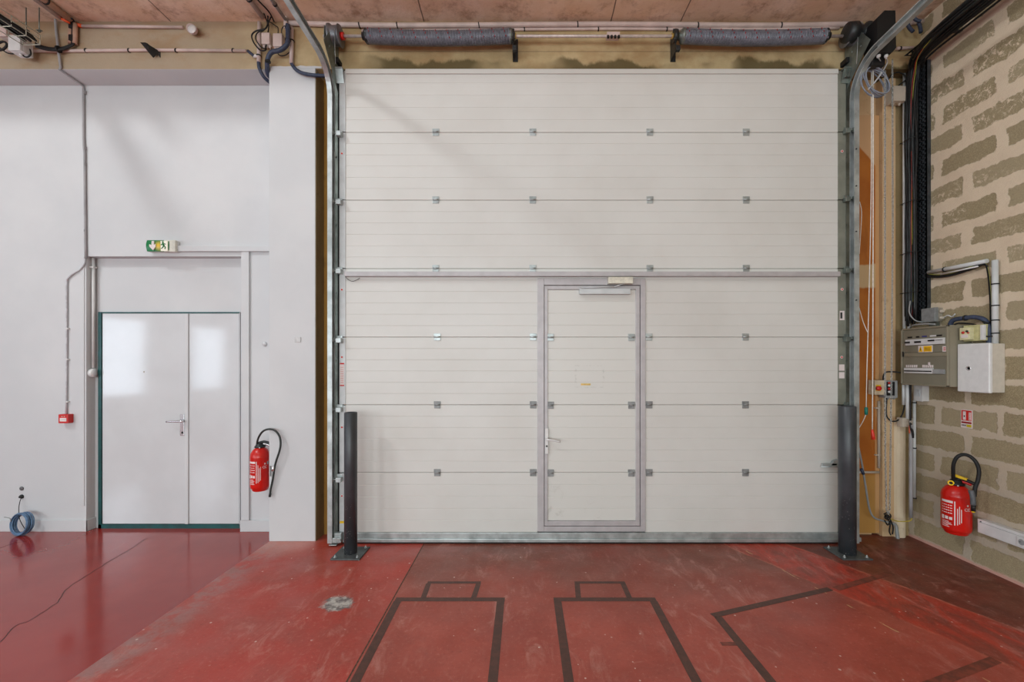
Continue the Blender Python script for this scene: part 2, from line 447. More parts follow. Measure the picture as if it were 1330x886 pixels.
# white wall round the double door (three pieces of one wall, recess deeper)
XL0 = -4.118; XR0 = (313-CX)*YW/F; ZT = H+(472-333)*YW/F
mb = MB(); mb.box((-8, YW, 0), (XL0, YW+.25, ZB)); mb.box((XL0, YW, ZT), (XR0, YW+.25, ZB)); mb.box((XR0, YW, 0), (-2.26, YW+.25, ZB))
DX0, DX1, DZ = (130-CX)*YR/F, (312.5-CX)*YR/F, H+(472-405.5)*YR/F
mb.box((XL0-.01, YR, 0), (DX0, YW+.25, ZT+.01)); mb.box((DX0, YR, DZ), (XR0+.01, YW+.25, ZT+.01))
struct(mb.build('wall_front', white_paint), 'white painted wall round the double door', 'wall')
# column
mb = MB(); mb.box((-2.265, YB-.006, 0), (-1.856, YW+.2, 4.20), .004)
# ragged paint edge over the beam
pts = [(-2.265, 4.19)]
for k in range(18): pts.append((-2.265+.43*k/17*1.0, 4.205+random.uniform(-.004, .006)))
pts += [(-1.80, 4.20), (-1.80, 4.185)]
col_o = struct(mb.build('wall_column', white_paint), 'white painted concrete column left of the sectional door', 'column')
MB().prism([(x, YB-.008, z) for x, z in pts], (0, .007, 0)).build('painted_edge', white_paint, col_o)
MB().box((-1.8565, YB+.0, 0), (-1.852, YJ, 4.17)).build('door_jamb', jamb_dark, col_o, 'grimy unpainted concrete side of the column')
# beam
struct(MB().box((-8, YB, ZB), (XR, YW+.4, ZC+.02)).build('wall_lintel', beam_m), 'bare stained concrete beam over the doors', 'beam')
MBs = MB(); MBs.box((-8, YB+.002, ZB-.003), (-2.266, YW, ZB+.0))
struct(MBs.build('trim_1', white_paint), 'white painted underside of the beam', 'trim')
# outer wall behind the jambs
mb = MB(); mb.use(ochre_m); mb.box((-1.856, YJ, 0), (-1.60, YJ+.08, ZB)); mb.use(tan_m); mb.box((-1.60, YJ+.03, 0), (XR, YJ+.12, ZB)); mb.box((2.78, YJ, 0), (3.19, YJ+.05, ZB))
struct(mb.build('wall_outer'), 'outer wall behind the sectional door', 'wall')
# right wall
struct(MB().box((XR, -7, 0), (XR+.2, YW+.4, 7.5)).build('wall_right', block_m), 'concrete block wall with thick smeared mortar', 'wall')
# ceiling slab
struct(MB().box((-8, 3.05, ZC), (XR, YW+.4, ZC+.25)).build('ceiling', ceil_m), 'pinkish raw concrete ceiling', 'ceiling')
# hall behind the camera
struct(MB().box((-8.2, -7, 0), (-8, YW+.4, 7.5)).build('wall_left', hall_m), 'white side wall', 'wall')
struct(MB().box((-8.2, -7.2, 0), (XR+.2, -7, 7.5)).build('wall_back', hall_m), 'white back wall', 'wall')
struct(MB().box((-8.2, -7.2, 7.5), (XR+.2, YW+.4, 7.7)).build('ceiling_hall', hall_m), 'high hall ceiling', 'ceiling')
struct(MB().box((-8, 3.05, ZC+.25), (XR, 3.3, 7.5)).build('wall_upper', hall_m), 'wall above the low slab', 'wall')

# baseboards and trims
bb = .105
mb = MB(); mb.box((-8, YW-.014, 0), (XL0+.012, YW, .105), .003); mb.box((XL0, YW-.014, 0), (XL0+.012, YR, .105), .002)
struct(mb.build('baseboard_left', white_paint), 'white baseboard left of the double door', 'baseboard')
mb = MB(); mb.box((XR0, YW-.014, 0), (-2.265, YW, .105+.0), .003)
struct(mb.build('baseboard_right', white_paint), 'white baseboard right of the double door', 'baseboard')
mb = MB()  # ledge and post trims round the recess
mb.box(((229-CX)*YW/F, YW-.03, H+(472-327.5)*YW/F), (-2.268, YW, H+(472-320)*YW/F), .004)
struct(mb.build('trim_2', white_paint), 'white ledge over the double door', 'trim')
mb = MB(); mb.box(((315-CX)*YW/F, YW-.02, .105), ((325-CX)*YW/F, YW, H+(472-327)*YW/F), .006)
struct(mb.build('trim_3', white_paint), 'white vertical trim right of the double door', 'trim')
mb = MB(); mb.box(((105.0-CX)*YW/F, YW-.006, .24), ((110-CX)*YW/F, YW, ZT), .002)
struct(mb.build('trim_4', white_paint), 'thin white corner strip left of the recess', 'trim')

# ---- double door (door_2)
YL = YR-.012
d2 = thing('door_2', 'white glossy double-leaf door in dark green frame left of the column', 'door', ((DX0+DX1)/2, YR, 0), kind='structure')
mb = MB(); w = .030
mb.box((DX0, YR-.02, 0), (DX0+w, YR+.02, DZ)); mb.box((DX0, YR-.016, DZ-.012), (DX1, YR+.02, DZ))
mb.box((DX0, YR-.02, 0), (DX1, YR+.02, .038))
mb.build('door_frame', green_paint, d2, 'dark green frame')
MB().box((DX0, YR+.005, .0), (DX1, YR+.02, DZ)).build('rebate', black, d2)
MB().box((DX1-.004, YR-.014, 0), (DX1+.002, YR+.02, DZ)).build('hinge_stile', white_paint, d2)
xm0, xm1 = (241-CX)*YL/F, (245-CX)*YL/F
MB().box((DX0+w+.004, YL, .042), (xm0+.01, YL+.03, DZ-.014), .002).build('door_leaf', door_white, d2)
MB().box((xm1-.01, YL, .042), (DX1-.008, YL+.03, DZ-.014), .002).build('door_leaf', door_white, d2)
MB().box((xm0, YL-.012, .042), (xm1+.004, YL, DZ-.016), .004).build('cover_strip', white_paint, d2)
MB().rod(P(187,483,YL-.004), P(187,483,YL), .006).build('peephole', chrome, d2)
hp = MB().box(P(233.5,566,YL-.008), P(240,538,YL), .003).build('handle_plate', chrome, d2)
MB().tube([P(237,547.5,YL-.006), P(237,547.5,YL-.055), P(233,547.5,YL-.06), P(224,547.7,YL-.058), P(216,548,YL-.056)], .009, 8, 3).build('lever', chrome, hp)
MB().rod(P(237,562,YL-.012), P(237,562,YL-.006), .010).build('lock_cylinder', dark_steel, hp)

# ================================================================== SECTIONAL DOOR (door_1)
S = F/YD
def dx(px): return (px-CX)/S
def dz(py): return H-(py-CY)/S
XA, XB = dx(441), dx(1098)
d1 = thing('door_1', 'large white sectional overhead door with a small walk-through door in it', 'door', ((XA+XB)/2, YD, 0), kind='structure')
def panel(x0, x1, z0, z1, name='door_panel', m=panel_m, parent=d1, rib=.0983, y0=YD, thick=.04):
    n = max(1, round((z1-z0)/rib)); h = (z1-z0)/n; g = .0045; prof = [(y0+.004, z0), (y0, z0+.004)]
    for k in range(1, n):
        z = z0+k*h; prof += [(y0, z-g*.7), (y0+.0022, z-.0006), (y0+.0018, z+.0010), (y0, z+g*.5)]
    prof += [(y0, z1-.004), (y0+.004, z1), (y0+thick, z1), (y0+thick, z0)]
    return MB().prism([(x0, y, z) for y, z in prof], (x1-x0, 0, 0)).build(name, m, parent)
rows = [92, 172, 260, 349, 438, 526, 614, 692]
XI0, XI1 = dx(449), dx(1088)
wx0, wx1 = dx(698), dx(838)
for a, b in zip(rows[:3], rows[1:4]): panel(XI0, XI1, dz(b)+.0012, dz(a)-.0012)
for i, (a, b) in enumerate(zip(rows[3:7], rows[4:8])):
    panel(XI0, wx0, dz(b)+.0012, dz(a)-.0012); panel(wx1, XI1, dz(b)+.0012, dz(a)-.0012)
panel(wx0, wx1, dz(362)+.001, dz(349)-.0012, rib=.2)
MB().box((XI0, YD+.03, .06), (XI1, YD+.043, 4.13)).build('core', panel_m, d1)
MB().box((XI0, YD-.012, dz(96.5)), (XI1, YD+.02, dz(90.5)), .003).build('top_rail', panel_m, d1)
mb = MB(); mb.box((XI0-.02, YD-.008, dz(699)), (XI1, YD+.04, dz(692)), .003); mb.box((XI0-.02, YD-.020, dz(703.5)), (XI1+.03, YD+.04, dz(699)), .004)
mb.build('bottom_rail', galv, d1)
MB().box((XI0-.02, YD-.012, 0), (XI1+.03, YD+.03, .022), .005).build('bottom_seal', rubber, d1)
# stiles as segments between hinges
for side, x0, x1, m in (('l', XA, XI0, stile_l), ('r', XI1, XB, stile_r)):
    for a, b in zip(rows, rows[1:]):
        st = MB().box((x0, YD-.006, dz(b)+.004), (x1, YD+.04, dz(a)-.004), .002)
        xm = (x0+x1)/2
        st.use(m)
        for zz in (dz(b)+.02, dz(a)-.02):
            for q in (-.015, .015): st.rod((xm+q, YD-.009, zz), (xm+q, YD-.006, zz), .004, 8)
        st.build('end_stile', m, d1, 'pale galvanised end stile' if side == 'l' else 'dull grey-green end stile')
# stiffener bar
mb = MB(); mb.box((dx(450), YD-.045, dz(360)), (dx(1087), YD, dz(354)), .003)
mb.build('stiffener_bar', alu, d1)
# hinges
def hinge(px, py, m, par=d1):
    x, z = dx(px), dz(py)
    mb = MB(); mb.box((x-.030, YD-.006, z+.006), (x+.030, YD, z+.032), .002); mb.box((x-.028, YD-.006, z-.030), (x+.028, YD, z-.004), .002)
    mb.rod((x-.024, YD-.009, z+.002), (x+.024, YD-.009, z+.002), .0075, 10)
    for q in (-.018, .018):
        for r in (.023, -.021): mb.rod((x+q, YD-.010, z+r), (x+q, YD-.006, z+r), .004, 6)
    return mb.build('hinge', m, par)
hm, hm2 = galv, mat('hinge_dull', (140,142,142), .5, .3, .1, 20)
for py in (172, 260, 349):
    for px in (566, 692, 844, 969): hinge(px, py, galv)
for py in (438, 526, 614):
    for px in (568, 692.5, 843, 968): hinge(px, py, galv if py == 438 else hm2)
# wicket door
mb = MB()
zt, zb = dz(362), dz(690)
fr = .058
mb.box((wx0, YD-.012, zb), (dx(706.5), YD+.03, zt), .003); mb.box((dx(831.5), YD-.012, zb), (wx1, YD+.03, zt), .003)
mb.box((dx(706.5), YD-.010, dz(370.5)), (dx(831.5), YD+.03, zt), .002); mb.box((dx(706.5), YD-.012, zb), (dx(831.5), YD+.03, dz(683.5)), .003)
mb.build('wicket_frame', alu, d1)
wk = thing('wicket_door', None, None, (dx(768), YD, dz(683)))
wk.parent = d1; wk.location = Vector(wk['_w'])-Vector(d1['_w'])
mb = MB(); a0, a1, b0, b1 = dx(707.3), dx(711.3), dx(825.5), dx(830.8)
mb.box((a0, YD-.009, dz(682.8)), (a1, YD+.028, dz(371.5)), .002); mb.box((b0, YD-.009, dz(682.8)), (b1, YD+.028, dz(371.5)), .004)
mb.box((a1, YD-.009, dz(682.8)), (b0, YD+.028, dz(676.5)), .002); mb.box((a1, YD-.008, dz(376)), (b0, YD+.028, dz(371.5)), .002)
mb.build('leaf_frame', alu, wk)
wr = [376, 438, 526, 614, 676.5]
for a, b in zip(wr, wr[1:]): panel(a1, b0, dz(b)+.001, dz(a)-.001, 'leaf_panel', wicket_m, wk, y0=YD+.001, thick=.03)
for py in (438, 526, 614):
    for px in (715, 820): hinge(px, py+.5, galv if py == 438 else hm2, wk)
mb = MB().box((dx(708), YD-.020, dz(589)), (dx(712), YD-.009, dz(556)), .003)
mb.tube([(dx(710), YD-.018, dz(569.5)), (dx(710), YD-.06, dz(569.5)), (dx(713), YD-.065, dz(569.8)), (dx(720), YD-.064, dz(571)), (dx(727), YD-.062, dz(572.5))], .009, 8, 3)
mb.use(dark_steel) if False else None
mb.build('handle', white_pl, wk, 'white lever handle on a long plate')
MB().rod((dx(710), YD-.024, dz(579)), (dx(710), YD-.018, dz(579)), .008).build('lock_cylinder', dark_steel, wk)
MB().box((dx(754.5), YD-.003, dz(500.5)), (dx(767), YD+.0, dz(498.2))).build('paper_scrap', mat('paper_scrap', (222,190,112), .8), wk, 'yellowish torn paper scrap')
mb = MB(); mb.box((dx(788.5), YD-.065, dz(370)), (dx(820), YD-.01, dz(361.5)), .004)
mb.build('door_closer', mat('closer_cream', (214,210,194), .45), d1, 'cream door closer body')
mb = MB(); mb.box((dx(752), YD-.045, dz(383)), (dx(817.5), YD-.008, dz(376)), .003); mb.rod((dx(754), YD-.05, dz(375.2)), (dx(796), YD-.055, dz(374)), .004, 8); mb.rod((dx(796), YD-.055, dz(374)), (dx(809), YD-.055, dz(370)), .004, 8)
mb.build('closer_rail', stile_l, wk)
# pull latch at lower right
mb = MB(); mb.prism([(dx(1076), YD-.03, dz(605)), (dx(1080), YD-.03, dz(598)), (dx(1086), YD-.03, dz(596)), (dx(1088), YD-.03, dz(605))], (0, .03, 0))
mb.rod((dx(1064), YD-.02, dz(605.5)), (dx(1094), YD-.02, dz(605.5)), .006, 8); mb.box((dx(1065), YD-.03, dz(604)), (dx(1084), YD-.02, dz(601)), .002)
mb.build('side_latch', galv, d1)
MB().tube([(XI0+.0, YD-.01, dz(359)), (dx(452), YD-.02, dz(362.5)), (dx(458), YD-.022, dz(366)), (dx(464), YD-.02, dz(364.5)), (dx(468), YD-.012, dz(361.5))], .0022, 6, 4).build('sensor_cable', rubber, d1)
# stickers on the stiles
def sticker(px, py, w, h, m, lab=None, y=YD-.0075):
    return MB().box((dx(px-w/2), y, dz(py+h/2)), (dx(px+w/2), y+.0012, dz(py-h/2))).use(m).build('sticker', m, d1, lab)
mb = MB(); mb.use(white_ink); mb.box((dx(438.5+3.5), YD-.0085, dz(501)), (dx(447.5), YD-.006, dz(472)))
mb.use(red_ink); mb.box((dx(442), YD-.0095, dz(473.3)), (dx(447.5), YD-.008, dz(471.5))); mb.box((dx(442), YD-.0095, dz(501.5)), (dx(447.5), YD-.008, dz(500)))
for k in range(8): mb.box((dx(443), YD-.0095, dz(477+k*2.8+.4)), (dx(446.5), YD-.008, dz(477+k*2.8)))
mb.build('sticker', None, d1, 'white sticker with red bars and fine print')
def dot(px, py, r=.012):
    mb = MB(); mb.use(white_ink); mb.rod((dx(px), YD-.008, dz(py)), (dx(px), YD-.006, dz(py)), r, 14)
    mb.use(red_ink); mb.rod((dx(px), YD-.009, dz(py)), (dx(px), YD-.0075, dz(py)), r*.62, 12)
    mb.build('sticker', None, d1, 'small round red sticker')
for px, py in ((444.5,200),(444.5,376.5),(444.5,464),(444.5,555),(444.5,644),(1093,197),(1093,376),(1092.5,464)): dot(px, py)
for py, h in ((477.5, 8), (487.5, 8)): sticker(1092.5, py, 7, h, white_ink, 'small white sticker')
mb = MB(); mb.use(white_ink); mb.box((dx(1090), YD-.0085, dz(416)), (dx(1096), YD-.006, dz(404)))
mb.use(black_ink); mb.box((dx(1090.5), YD-.0095, dz(414)), (dx(1093), YD-.008, dz(406)))
mb.build('sticker', None, d1, 'black and white pictogram sticker')
sticker(444.7, 678, 6, 3, yellow_pl, 'yellow strip sticker')
# roller brackets
def roller(px, py, side):
    x, z = dx(px), dz(py); s = 1 if side == 'r' else -1
    mb = MB(); mb.box((x-.012, YD-.055, z-.018), (x+.032*1, YD-.008, z+.022), .004) if side == 'l' else mb.box((x-.03, YD-.05, z-.02), (x+.012, YD-.008, z+.02), .004)
    mb.rod((x-.045*(1 if side == 'l' else -1), YD-.045, z+.005), (x+.01, YD-.045, z+.005), .006, 8)
    mb.rod((x-.050*(1 if side == 'l' else -1), YD-.045, z+.005), (x-.030*(1 if side == 'l' else -1), YD-.045, z+.005), .018, 14)
    mb.box((x-.02, YD-.012, z+.02), (x+.03, YD-.006, z+.045), .002)
    mb.build('roller_bracket', galv if side == 'l' else galv_dk, d1)
for py in (177, 265, 354, 443, 532, 622): roller(441, py, 'l')
for py in (173, 261, 353, 441, 529, 617): roller(1098, py, 'r')
for side, xx in ((-1, XA+.01), (1, XB-.01)):
    mb = MB(); mb.prism([(xx-.035, YD-.012, 4.02), (xx+.035, YD-.012, 4.02), (xx+.035, YD-.05, 4.13), (xx-.035, YD-.05, 4.13)], (0, .006, .004))
    mb.box((xx-.035, YD-.055, 4.125), (xx+.035, YD, 4.137), .002)
    if side > 0:
        for k in range(4): mb.box((xx-.028+k*.016, YD-.056, 4.05), (xx-.020+k*.016, YD-.02, 4.12), .001)
    mb.build('top_bracket', galv if side < 0 else galv_dk, d1)
MB().box((dx(437), YD-.05, dz(700)), (dx(446), YD-.006, dz(690)), .003).build('bottom_bracket', galv, d1)

# ================================================================== TRACKS
def track(side):
    s = -1 if side == 'left' else 1
    x = -1.675 if side == 'left' else 2.845
    t = thing('guide_track', 'galvanised guide track of the big door on its %s side' % ('left, beside the grimy column jamb' if s < 0 else 'right, beside the orange board'),
              'door track', (x, 3.74, 0), 'guide tracks of the sectional door')
    yv = 3.725; path = [(x, yv, .03), (x, yv, 3.86)]; R = .27
    for k in range(1, 13):
        a = k/12*math.radians(84); path.append((x, yv-R*(1-math.cos(a)), 3.86+R*math.sin(a)))
    zz = path[-1][2]; yy = path[-1][1]
    path.append((x, yy-.6, zz+.03)); path.append((x, .4, zz+.16))
    o = -s  # opening towards the door
    w, h, th = .040, .030, .004
    prof = [(-o*w/2, -h), (o*w/2, -h), (o*w/2, -h+.010), (o*w/2-o*th, -h+.010), (o*w/2-o*th, -h+th), (-o*w/2+o*th, -h+th),
            (-o*w/2+o*th, h-th), (o*w/2-o*th, h-th), (o*w/2-o*th, h-.010), (o*w/2, h-.010), (o*w/2, h), (-o*w/2, h)]
    MB().sweep(path[:2], prof).build('vertical_rail', galv, t)
    MB().sweep(path[1:], prof).build('curved_rail', galv, t)
    xa = x-o*.004
    mb = MB(); mb.box((x-.045*1, YD-.02+.02, .02), (x-.040, YD+.04, 4.17)) if s < 0 else mb.box((x-.04, YD, .02), (x-.034, YD+.04, 4.17))
    mb.box((min(x+s*.03, x-s*.02), YD+.035, .02), (max(x+s*.03, x-s*.02), YD+.04, 4.17))
    for zz2 in (.4, 1.0, 1.6, 2.2, 2.8, 3.4): mb.rod((x+.0, YD+.028, zz2), (x, YD+.036, zz2), .008, 8)
    mb.build('mounting_angle', galv_dk, t)
    MB().box((min(x+s*.01, x-s*.072), YD+.046, .01), (max(x+s*.01, x-s*.072), YD+.056, 4.17)).build('gap_shade_strip', rubber, t)  # black strip standing in for the shade in the gap between track and stile
    # flag bracket between wall angle and curved rail
    mb = MB(); xs = x+s*(-.028)
    mb.prism([(xs, 3.80, 3.95), (xs, 3.80, 4.36), (xs, 3.62, 4.36), (xs, 3.52, 4.22), (xs, 3.70, 4.05)], (.004, 0, 0))
    mb.rod((xs-.006, 3.72, 4.26), (xs+.01, 3.72, 4.26), .01, 8); mb.rod((xs-.006, 3.62, 4.24), (xs+.01, 3.62, 4.24), .01, 8)
    mb.build('flag_bracket', galv_dk, t)
    MB().box((x+o*.03, YD-.035, 4.19), (x+o*.055, YB-.001, 4.235), .004).build('bumper', rubber, t)
    if s < 0:
        mb = MB(); mb.box(P(425,705.5,3.70), P(444,697.5,3.73), .003)
        for px in (436, 442):
            for py in (699, 704): mb.rod(P(px,py,3.694), P(px,py,3.70), .006, 8)
        mb.box(P(427,709,3.69), P(440,705,3.74), .003)
        mb.build('foot_bracket', galv, t)
    else:
        MB().box(P(1100,704,3.71), P(1116,697,3.735), .003).build('foot_bracket', galv, t)
        for py in (194, 242, 301, 390):
            MB().rod((x-.008, 3.689, H+(472-py)*3.7/F), (x-.008, 3.697, H+(472-py)*3.7/F), .006, 8).build('bolt', dark_steel, t)
track('left'); track('right')
# hanger straps (two thin ones) on the ceiling, upper left drum
# ================================================================== SPRING ASSEMBLY
YS = 3.70; ZS = H+(472-47)*YS/F
def sx(px): return (px-CX)*YS/F
sa = thing('torsion_spring_assembly', 'torsion spring shaft with two long grey coil springs above the sectional door', 'spring assembly', (.55, YS, ZS))
MB().rod((sx(420), YS, ZS), (sx(1120), YS, ZS), .0125, 16).build('shaft', mat('shaft_zinc', (205,195,190), .35, .3), sa)
def spring(x0, x1):
    n = 150 if False else 110; pts = []; seg = 8
    turns = int((x1-x0)/.0125)
    for k in range(turns*seg+1):
        u = k/(turns*seg); a = 2*math.pi*k/seg
        sag = -.018*math.sin(math.pi*u)
        pts.append((x0+(x1-x0)*u, YS+.056*math.cos(a), ZS+sag+.056*math.sin(a)))
    mb = MB(); mb.use(spring_m); mb.tube(pts, .0058, 5, 1)
    # dark inside and paint flecks
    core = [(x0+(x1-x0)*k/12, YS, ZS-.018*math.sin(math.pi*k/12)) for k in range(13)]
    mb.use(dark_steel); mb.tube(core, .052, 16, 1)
    mb.use(mat('fleck_red', (150,30,40), .6)); m = 13
    for k in range(m):
        for j, a in enumerate((-.15, .35, .9)):
            u = (k+.3+j*.12)/m
            sag = -.018*math.sin(math.pi*u); ang = math.pi+a-.35
            c = Vector((x0+(x1-x0)*u, YS+.0615*math.cos(ang), ZS+sag+.0615*math.sin(ang)))
            mb.box(c-Vector((.003, .002, .006)), c+Vector((.003, .002, .006)))
    mb.build('spring', None, sa)
spring(sx(476), sx(664)); spring(sx(886), sx(1072))
for px, s in ((476, -1), (664, 1), (886, -1), (1072, 1)):
    MB().lathe((sx(px)-s*.02, YS, ZS), (s, 0, 0), ((0, .056), (.02, .060), (.03, .052), (.045, .03), (.055, .03)), 24).build('winding_cone', dark_steel if abs(px-770) > 200 else galv_dk, sa)
for px in (668, 879):
    x = sx(px)
    mb = MB(); mb.box((x-.016, YS-.02, ZS-.135), (x-.010, YB, ZS+.055), .002); mb.box((x-.016, YB-.008, ZS-.14), (x+.03, YB-.001, ZS+.06), .002)
    mb.rod((x-.03, YS, ZS), (x+.0, YS, ZS), .052, 20); mb.box((x-.016, YS-.035, ZS-.14), (x+.02, YS-.0, ZS-.10), .003)
    for q in (-.04, .035): mb.rod((x-.04, YS-.025, ZS+q), (x+.0, YS-.025, ZS+q), .008, 8)
    br = mb.build('bearing_bracket', dark_steel, sa)
    MB().rod((x+.0 if px < 700 else x-.045, YS, ZS), (x+.016 if px < 700 else x-.03, YS, ZS), .022, 14).build('bearing', mat('brass_bearing', (196,158,84), .45, .3), br)
x = sx(796); mb = MB(); mb.box((x-.055, YS-.03, ZS-.018), (x+.055, YS+.03, ZS+.018), .004)
mb.use(black)
for k in range(4): mb.rod((x-.045+k*.03, YS-.02, ZS-.026), (x-.045+k*.03, YS-.02, ZS-.008), .010, 8)
cp = MB().box((x-.055, YS-.03, ZS-.018), (x+.055, YS+.03, ZS+.018), .004).build('coupler', pvc, sa); mb.bm.free()
for k in range(4): MB().rod((x-.045+k*.03, YS-.024, ZS-.032), (x-.045+k*.03, YS-.024, ZS-.014), .011, 8).build('bolt', black, cp)
def drum(px, s):
    x = sx(px); R = .084
    mb = MB(); mb.lathe((x, YS, ZS), (s, 0, 0), ((0, .03), (.0, R), (.008, R+.004), (.014, R-.004), (.03, R-.006), (.05, R-.008), (.075, R-.004), (.082, R+.008), (.094, R+.008), (.094, .04), (.11, .03)), 32)
    return mb
drum(443, -1).build('cable_drum', drum_m, sa); drum(1098, 1).build('cable_drum', drum_m, sa)
MB().rod((sx(447), YS, ZS), (sx(443)+.0, YS, ZS), .03, 16).build('drum_collar', red_pl, sa, 'red collar')
for px in (440, 1105):
    MB().rod((sx(px), YS-.085, ZS), (sx(px), YS-.085+.02, 4.10), .002, 6).build('lift_cable', galv, sa)
for px, s in ((424, -1), (1127, 1)):
    x = sx(px)
    mb = MB(); mb.prism([(x, YS-.05, ZS+.04), (x, YB, ZS+.15), (x, YB, ZS-.12), (x, YS-.05, ZS-.06)], (.005, 0, 0)); mb.box((x-.0, YS-.05, ZS+.05), (x+.03, YB, ZS+.056))
    mb.build('end_bracket', galv_dk, sa)

# ================================================================== CONDUITS ON BEAM
def tie(parent, a, b, w=.006, m=rubber):
    return MB().rod(a, b, w, 8).build('cable_tie', m, parent)
def conduit(name, label, pts, r, m, seg=12, sm=1, cat='conduit', group=None):
    return tag(MB().tube(pts, r, seg, sm).build(name, m), label, cat, group)
def ring_tie(parent, c, axis, r, w=.010):
    c = Vector(c); ax = Vector(axis).normalized()
    return MB().lathe(c-ax*w/2, ax, ((0, r), (0, r+.004), (w, r+.004), (w, r)), 14).build('cable_tie', rubber, parent)
Yc = YB-.022
c = conduit('conduit_pipe', 'thick pinkish white conduit running along the beam above the springs', [P(372,30,Yc), P(500,33,Yc), P(700,32,Yc-.004), P(800,31.5,Yc), P(1000,33,Yc), P(1118,31,Yc)], .021, pvc, 14, 4)
for px in (467, 516, 622, 750, 906, 1014): ring_tie(c, P(px, 33 if px != 750 else 32, Yc), (1, 0, .15), .0215, .009)
Yc2 = YB-.014
c = conduit('conduit_pipe', 'thin pinkish conduit directly below the thick one over the springs', [P(470,40,Yc2), P(600,39,Yc2), P(780,37.5,Yc2), P(900,38,Yc2), P(1010,38,Yc2), P(1090,36.5,Yc2)], .012, pvc, 10, 4)
for px in (681, 777, 866): ring_tie(c, P(px, 37.8, Yc2), (1, 0, .1), .0125, .009)
c = conduit('conduit_pipe', 'white conduit between the orange sleeve and the round capped tube', [P(106,34,Yc2), P(238,35.5,Yc2)], .013, pvc)
MB().tube([P(97,31.5,Yc2-.002), P(107,34,Yc2)], .015, 10, 1).build('end_sleeve', orange_pl, c, 'orange end sleeve')
c = conduit('conduit_pipe', 'thin pinkish conduit crossing the beam above the white wall', [P(8,66.5,Yc2), P(100,66,Yc2), P(200,65,Yc2), P(320,66,Yc2)], .013, pvc)
for px in (112, 168, 229, 303): ring_tie(c, P(px, 65.5, Yc2), (1, 0, -.4), .0135, .009)
t = thing('round_pipe_stub', 'short round white capped tube sticking out of the beam over the white wall', 'pipe', P(246,38,YB))
c0, c1 = P(249.5,38,YB), P(249.5,38,YB-.10)
MB().lathe(c0, (c1-c0), ((0, .037), (.06, .037), (.06, .041), (.095, .041), (.10, .038)), 28).build('tube', pvc, t)
MB().lathe(c1, (0, -1, 0), ((0, .036), (.004, .035), (.005, .0)), 28).build('cap', white_pl, t)
# black angle bracket
mb = MB()
a, b = P(184,57,YB-.10), P(199,73,YB-.03)
mb.prism([P(182,55,YB-.12), P(189,55,YB-.12), P(203,66,YB-.005), P(201,68,YB-.005), P(198,74,YB-.02)], (0, .006, 0))
mb.prism([P(190,56,YB-.11), P(203,66,YB-.01), P(208,67,YB-.005), P(208,75,YB-.005), P(204,70,YB-.02), P(199,75,YB-.03)], (0, .006, .006))
mb.rod(P(192,61,YB-.12), P(192,61,YB-.08), .006, 8)
tag(mb.build('angle_bracket', dark_steel), 'black metal angle bracket sticking out of the beam over the conduit', 'bracket')

# two square junction boxes by column
def jbox(label, lo, hi, m, glands=3, name='junction_box', group=None):
    lo, hi = Vector(lo), Vector(hi); base = Vector(((lo.x+hi.x)/2, max(lo.y, hi.y), min(lo.z, hi.z)))
    t = thing(name, label, 'junction box', base, group)
    d = abs(hi.y-lo.y)
    y0, y1 = min(lo.y, hi.y), max(lo.y, hi.y)
    x0, x1, z0, z1 = min(lo.x, hi.x), max(lo.x, hi.x), min(lo.z, hi.z), max(lo.z, hi.z)
    MB().box((x0, y0+d*.22, z0), (x1, y1, z1), .004).build('body', m, t)
    mb = MB(); mb.box((x0+.001, y0, z0+.001), (x1-.001, y0+d*.21, z1-.001), .005)
    for sx_ in (x0+.012, x1-.012):
        for sz_ in (z0+.012, z1-.012): mb.rod((sx_, y0-.001, sz_), (sx_, y0+.004, sz_), .004, 8)
    mb.build('lid', m, t)
    for k in range(glands):
        x = x0+(x1-x0)*(k+.5)/glands
        MB().lathe((x, (y0+y1)/2, z0), (0, 0, -1), ((0, .012), (.008, .012), (.012, .008), (.02, .008)), 12).build('gland', m, t)
    return t
Yq = YB-.045
jbox('left of two small square pinkish junction boxes beside the dark blue hose', P(339,57,Yq-.01), (P(351,43,Yq).x, YB-.002, P(351,43,Yq).z), pvc)
jbox('right of two small square pinkish junction boxes, touching the dark blue hose', P(354,60,Yq-.01), (P(367,44,Yq).x, YB-.002, P(367,44,Yq).z), pvc)
# black cables round them
Yk = YB-.06
def cable(label, pts, r, m=rubber, sm=5, name='cable', cat='cable', seg=8, group=None):
    return tag(MB().tube(pts, r, seg, sm).build(name, m), label, cat, group)
cable('black cable looping left of the small square boxes', [P(348,20,Yk), P(346,36,Yk), P(333,40,Yk), P(327,46,Yk), P(330,56,Yk), P(338,65,Yk), P(345,65,Yk), P(345,60,YB-.03)], .006)
cable('second black cable looping below the small square boxes', [P(352,22,Yk), P(344,38,Yk-.01), P(335,42,Yk-.01), P(332,50,Yk-.01), P(338,60,Yk-.012), P(344,63,Yk-.01), P(346,58,YB-.04)], .005)
cable('thin black cable rising from left small square box', [P(348,43,YB-.03), P(349,33,YB-.03), P(346,26,YB-.04), P(342,15,YB-.1)], .005)
cable('thin black cable rising from right small square box', [P(361,44,YB-.03), P(361,36,YB-.03), P(357,33,YB-.04), P(350,28,YB-.08)], .004)
cable('thin black cable from the right small box up to the thick conduit', [P(366,44,YB-.03), P(366,38,YB-.04), P(369,34,YB-.06), P(374,34,YB-.08)], .004)
cable('black cable sagging under the dark blue hose', [P(357,60,YB-.03), P(362,71,YB-.04), P(370,72,YB-.04), P(377,67,YB-.03)], .004)
